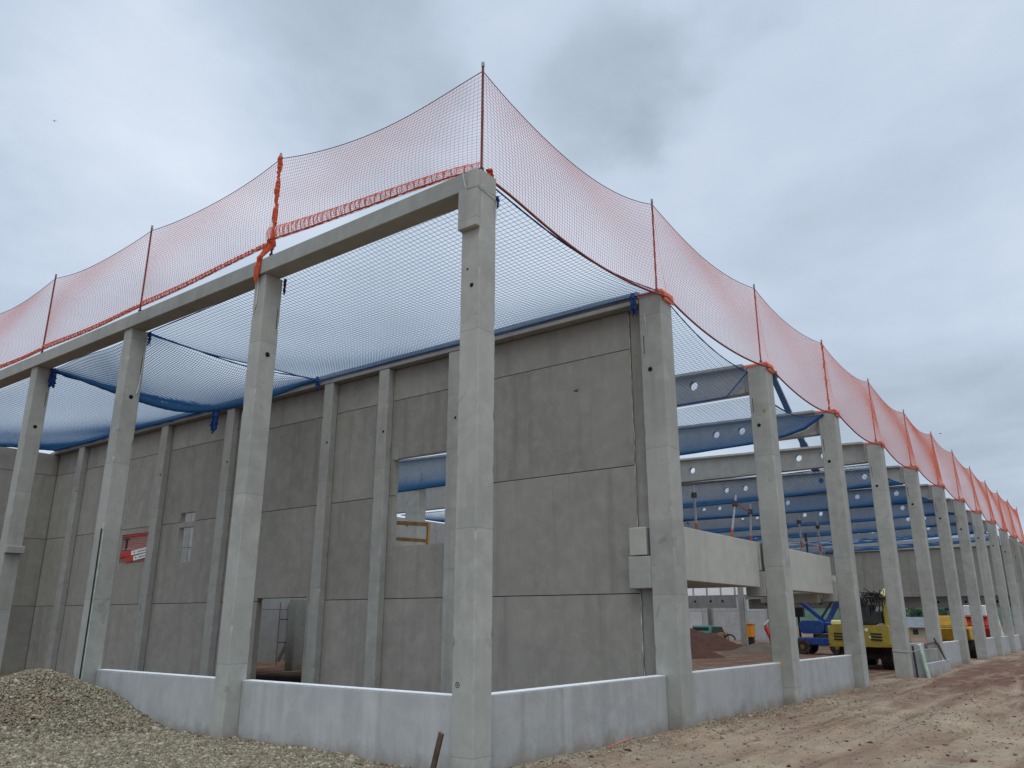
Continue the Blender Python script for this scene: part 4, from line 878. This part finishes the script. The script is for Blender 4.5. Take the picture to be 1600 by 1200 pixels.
MB().bar((43, 6.99, 8.44), (43, 8.49, 12.94), .34, .42).build('telescopic_boom', 'navy', bl_); MB().bar((43, 8.49, 12.94), (43, 10.05, 17.80), .28, .34).build('jib', 'navy', bl_)
bk_ = MB(); 
bk_.bar((42.8, 10.05, 17.80), (43.3, 10.05, 17.90), .5)
bk_.build('jib_head', 'darksteel', bl_)
for x in (44.7, 46.2):
    for y in (8.2, 10.3): wheel(bl_, (x, y, .45), .45, .3, (1, 0, 0))
o = thing('control_stand', (46, 11.0, 0), 'dark control box on a post left of the blue boom lift', 'control box'); MB().box(46, 46.4, 10.55, 11.35, 2.25, 2.85).build('box', 'black', o); MB().bar((46.2, 10.9, 0), (46.2, 10.9, 2.25), .12).build('post', 'black', o)
# yellow dumper, red loader and others glimpsed between the far columns
def dumper(x, y, lab, mat):
    t = thing('dumper', (x, y, 0), lab, 'dumper')
    MB().box(x, x + 2.2, y - 1.0, y + 1.0, .55, .98).build('chassis', 'black', t); MB().prism([(x - .2, .95), (x + 1.6, .95), (x + 2.0, 1.7), (x - .5, 1.62)], 'y', y - 1.1, y + 1.1).build('skip', mat, t, bevel=.04)
    MB().prism([(x + .2, 1.72), (x + 1.4, 1.72), (x + 1.2, 2.2), (x + .5, 2.32)], 'y', y - .8, y + .8).build('hood', mat, t, bevel=.05); MB().box(x - .1, x - .01, y - .9, y + .8, .62, .94).build('step', mat, t)
    for xx in (x + .3, x + 1.9):
        for yy in (y - 1.0, y + 1.0): wheel(t, (xx, yy, .48), .48, .36)
    return t
dumper(45, 2.0, 'deep yellow dumper glimpsed between two far facade columns', 'deepyellow')
t = dumper(52, 1.55, 'red loader with a cream hood glimpsed far along the right facade', 'red')
MB().box(52.1, 53.4, .9, 2.2, 2.33, 3.0).build('cab', 'white', t, bevel=.05)
t = thing('van', (57, 1.9, 0), 'white van with a dark red stripe at the far end of the right facade', 'van')
MB().prism([(57, .4), (61.5, .4), (61.5, 1.2), (60.8, 1.4), (60.0, 2.4), (57, 2.45)], 'y', 1.2, 3.1).build('body', 'white', t, bevel=.06); MB().box(56.985, 56.998, 1.4, 2.9, 1.45, 2.2).build('rear_window', 'glass', t); MB().box(56.985, 56.998, 1.25, 3.05, .75, 1.0).build('stripe', 'red', t)
for x in (57.8, 60.6):
    for y in (1.3, 3.0): wheel(t, (x, y, .34), .34, .22)
# car, crate, box and drilling arm inside the hall
t = thing('car', (57, 23, 0), 'dark green car half hidden behind the long red soil heap', 'car')
MB().prism([(57, .35), (61, .35), (61, .9), (60.2, 1.0), (59.6, 1.62), (57.5, 1.65), (57.0, 1.0)], 'y', 21.9, 23.7).build('body', 'green', t, bevel=.08); MB().box(57.18, 57.2, 22.1, 23.5, 1.12, 1.5).build('rear_window', 'glass', t)
MB().prism([(57.35, 1.05), (59.9, 1.05), (59.5, 1.52), (57.6, 1.54)], 'y', 21.885, 21.897).build('side_window', 'glass', t)
for x in (57.7, 60.2):
    for y in (22.0, 23.6): wheel(t, (x, y, .32), .32, .2)
t = thing('crate', (56, 20.4, 0), 'tan plywood crate behind the red soil heap', 'crate'); MB().box(56, 56.7, 20.2, 20.8, .55, 1.12).build('box', 'crate', t); MB().box(55.96, 55.998, 20.2, 20.26, .0, 1.12).build('batten', 'oldwood', t); MB().box(56.0, 56.7, 20.25, 20.75, 0, .54).build('pallet', 'oldwood', t)
o = MB().tube([(56, 19.35 + .45 * (1 - math.cos(a)) / 1, .55 + .40 * math.sin(a)) for a in np.linspace(0, math.pi, 14)], .06, 8).build('hose_loop', 'black', loc=(56, 19.6, 0)); tag(o, 'black hose loop lying right of the tan crate', 'hose')
t = thing('orange_bin', (57, 18.5, 0), 'orange waste bin beside the hall column', 'bin'); MB().box(57, 57.6, 18.25, 18.75, .75, 1.75).build('body', 'orangeplastic', t, bevel=.05); MB().box(56.95, 57.65, 18.22, 18.78, 1.752, 1.82).build('lid', 'orangeplastic', t); MB().box(57.1, 57.5, 18.3, 18.7, 0, .745).build('stand', 'darksteel', t)
t = thing('drilling_rig', (56, 16.6, 0), 'red curved rig arm with white tip left of the second facade column', 'rig')
MB().tube([(56, 16.2, .1), (56, 16.45, .9), (56, 16.75, 1.5), (56, 16.8, 1.75)], [.22, .2, .17, .13], 8).build('arm', 'red', t); MB().tube([(55.95, 16.85, 1.7), (55.95, 16.45, 2.05)], .08, 8).build('tip', 'white', t); MB().lathe((56, 16.1, 0), (0, 0, 1), [(0, .4), (.12, .35)], 14).build('base', 'darksteel', t)
# birds
def bird(x, y, z, s_, yaw, lab):
    t = thing('bird', (x, y, z), lab, 'bird'); c, n = math.cos(yaw), math.sin(yaw)
    W = lambda a, b, h: (x + (a * c - b * n) * s_, y + (a * n + b * c) * s_, z + h * s_)
    MB().tube([W(-.55, 0, 0), W(-.25, 0, .02), W(.05, 0, .02), W(.32, 0, .02), W(.45, 0, 0)], [.02 * s_, .08 * s_, .11 * s_, .08 * s_, .02 * s_], 8).build('body', 'black', t, smooth=True)
    for q in (1, -1): MB().add([W(.18, .05 * q, .04), W(-.02, .05 * q, .04), W(-.18, .75 * q, .16), W(.08, .45 * q, .14), W(.18, .05 * q, .06), W(-.02, .05 * q, .06), W(-.18, .75 * q, .17), W(.08, .45 * q, .16)], [(0, 1, 2, 3), (7, 6, 5, 4), (0, 3, 7, 4), (1, 0, 4, 5), (2, 1, 5, 6), (3, 2, 6, 7)]).build('wing', 'black', t)
bird(3.0, .26, 5.8, .12, 2.6, 'small dark bird flying in front of the big panel wall')
bird(7.59, 38.87, 30, .2, 1.0, 'tiny bird high in the sky at the left')
bird(60, 3.1, 16, .22, 2.0, 'tiny bird low in the sky at the far right')
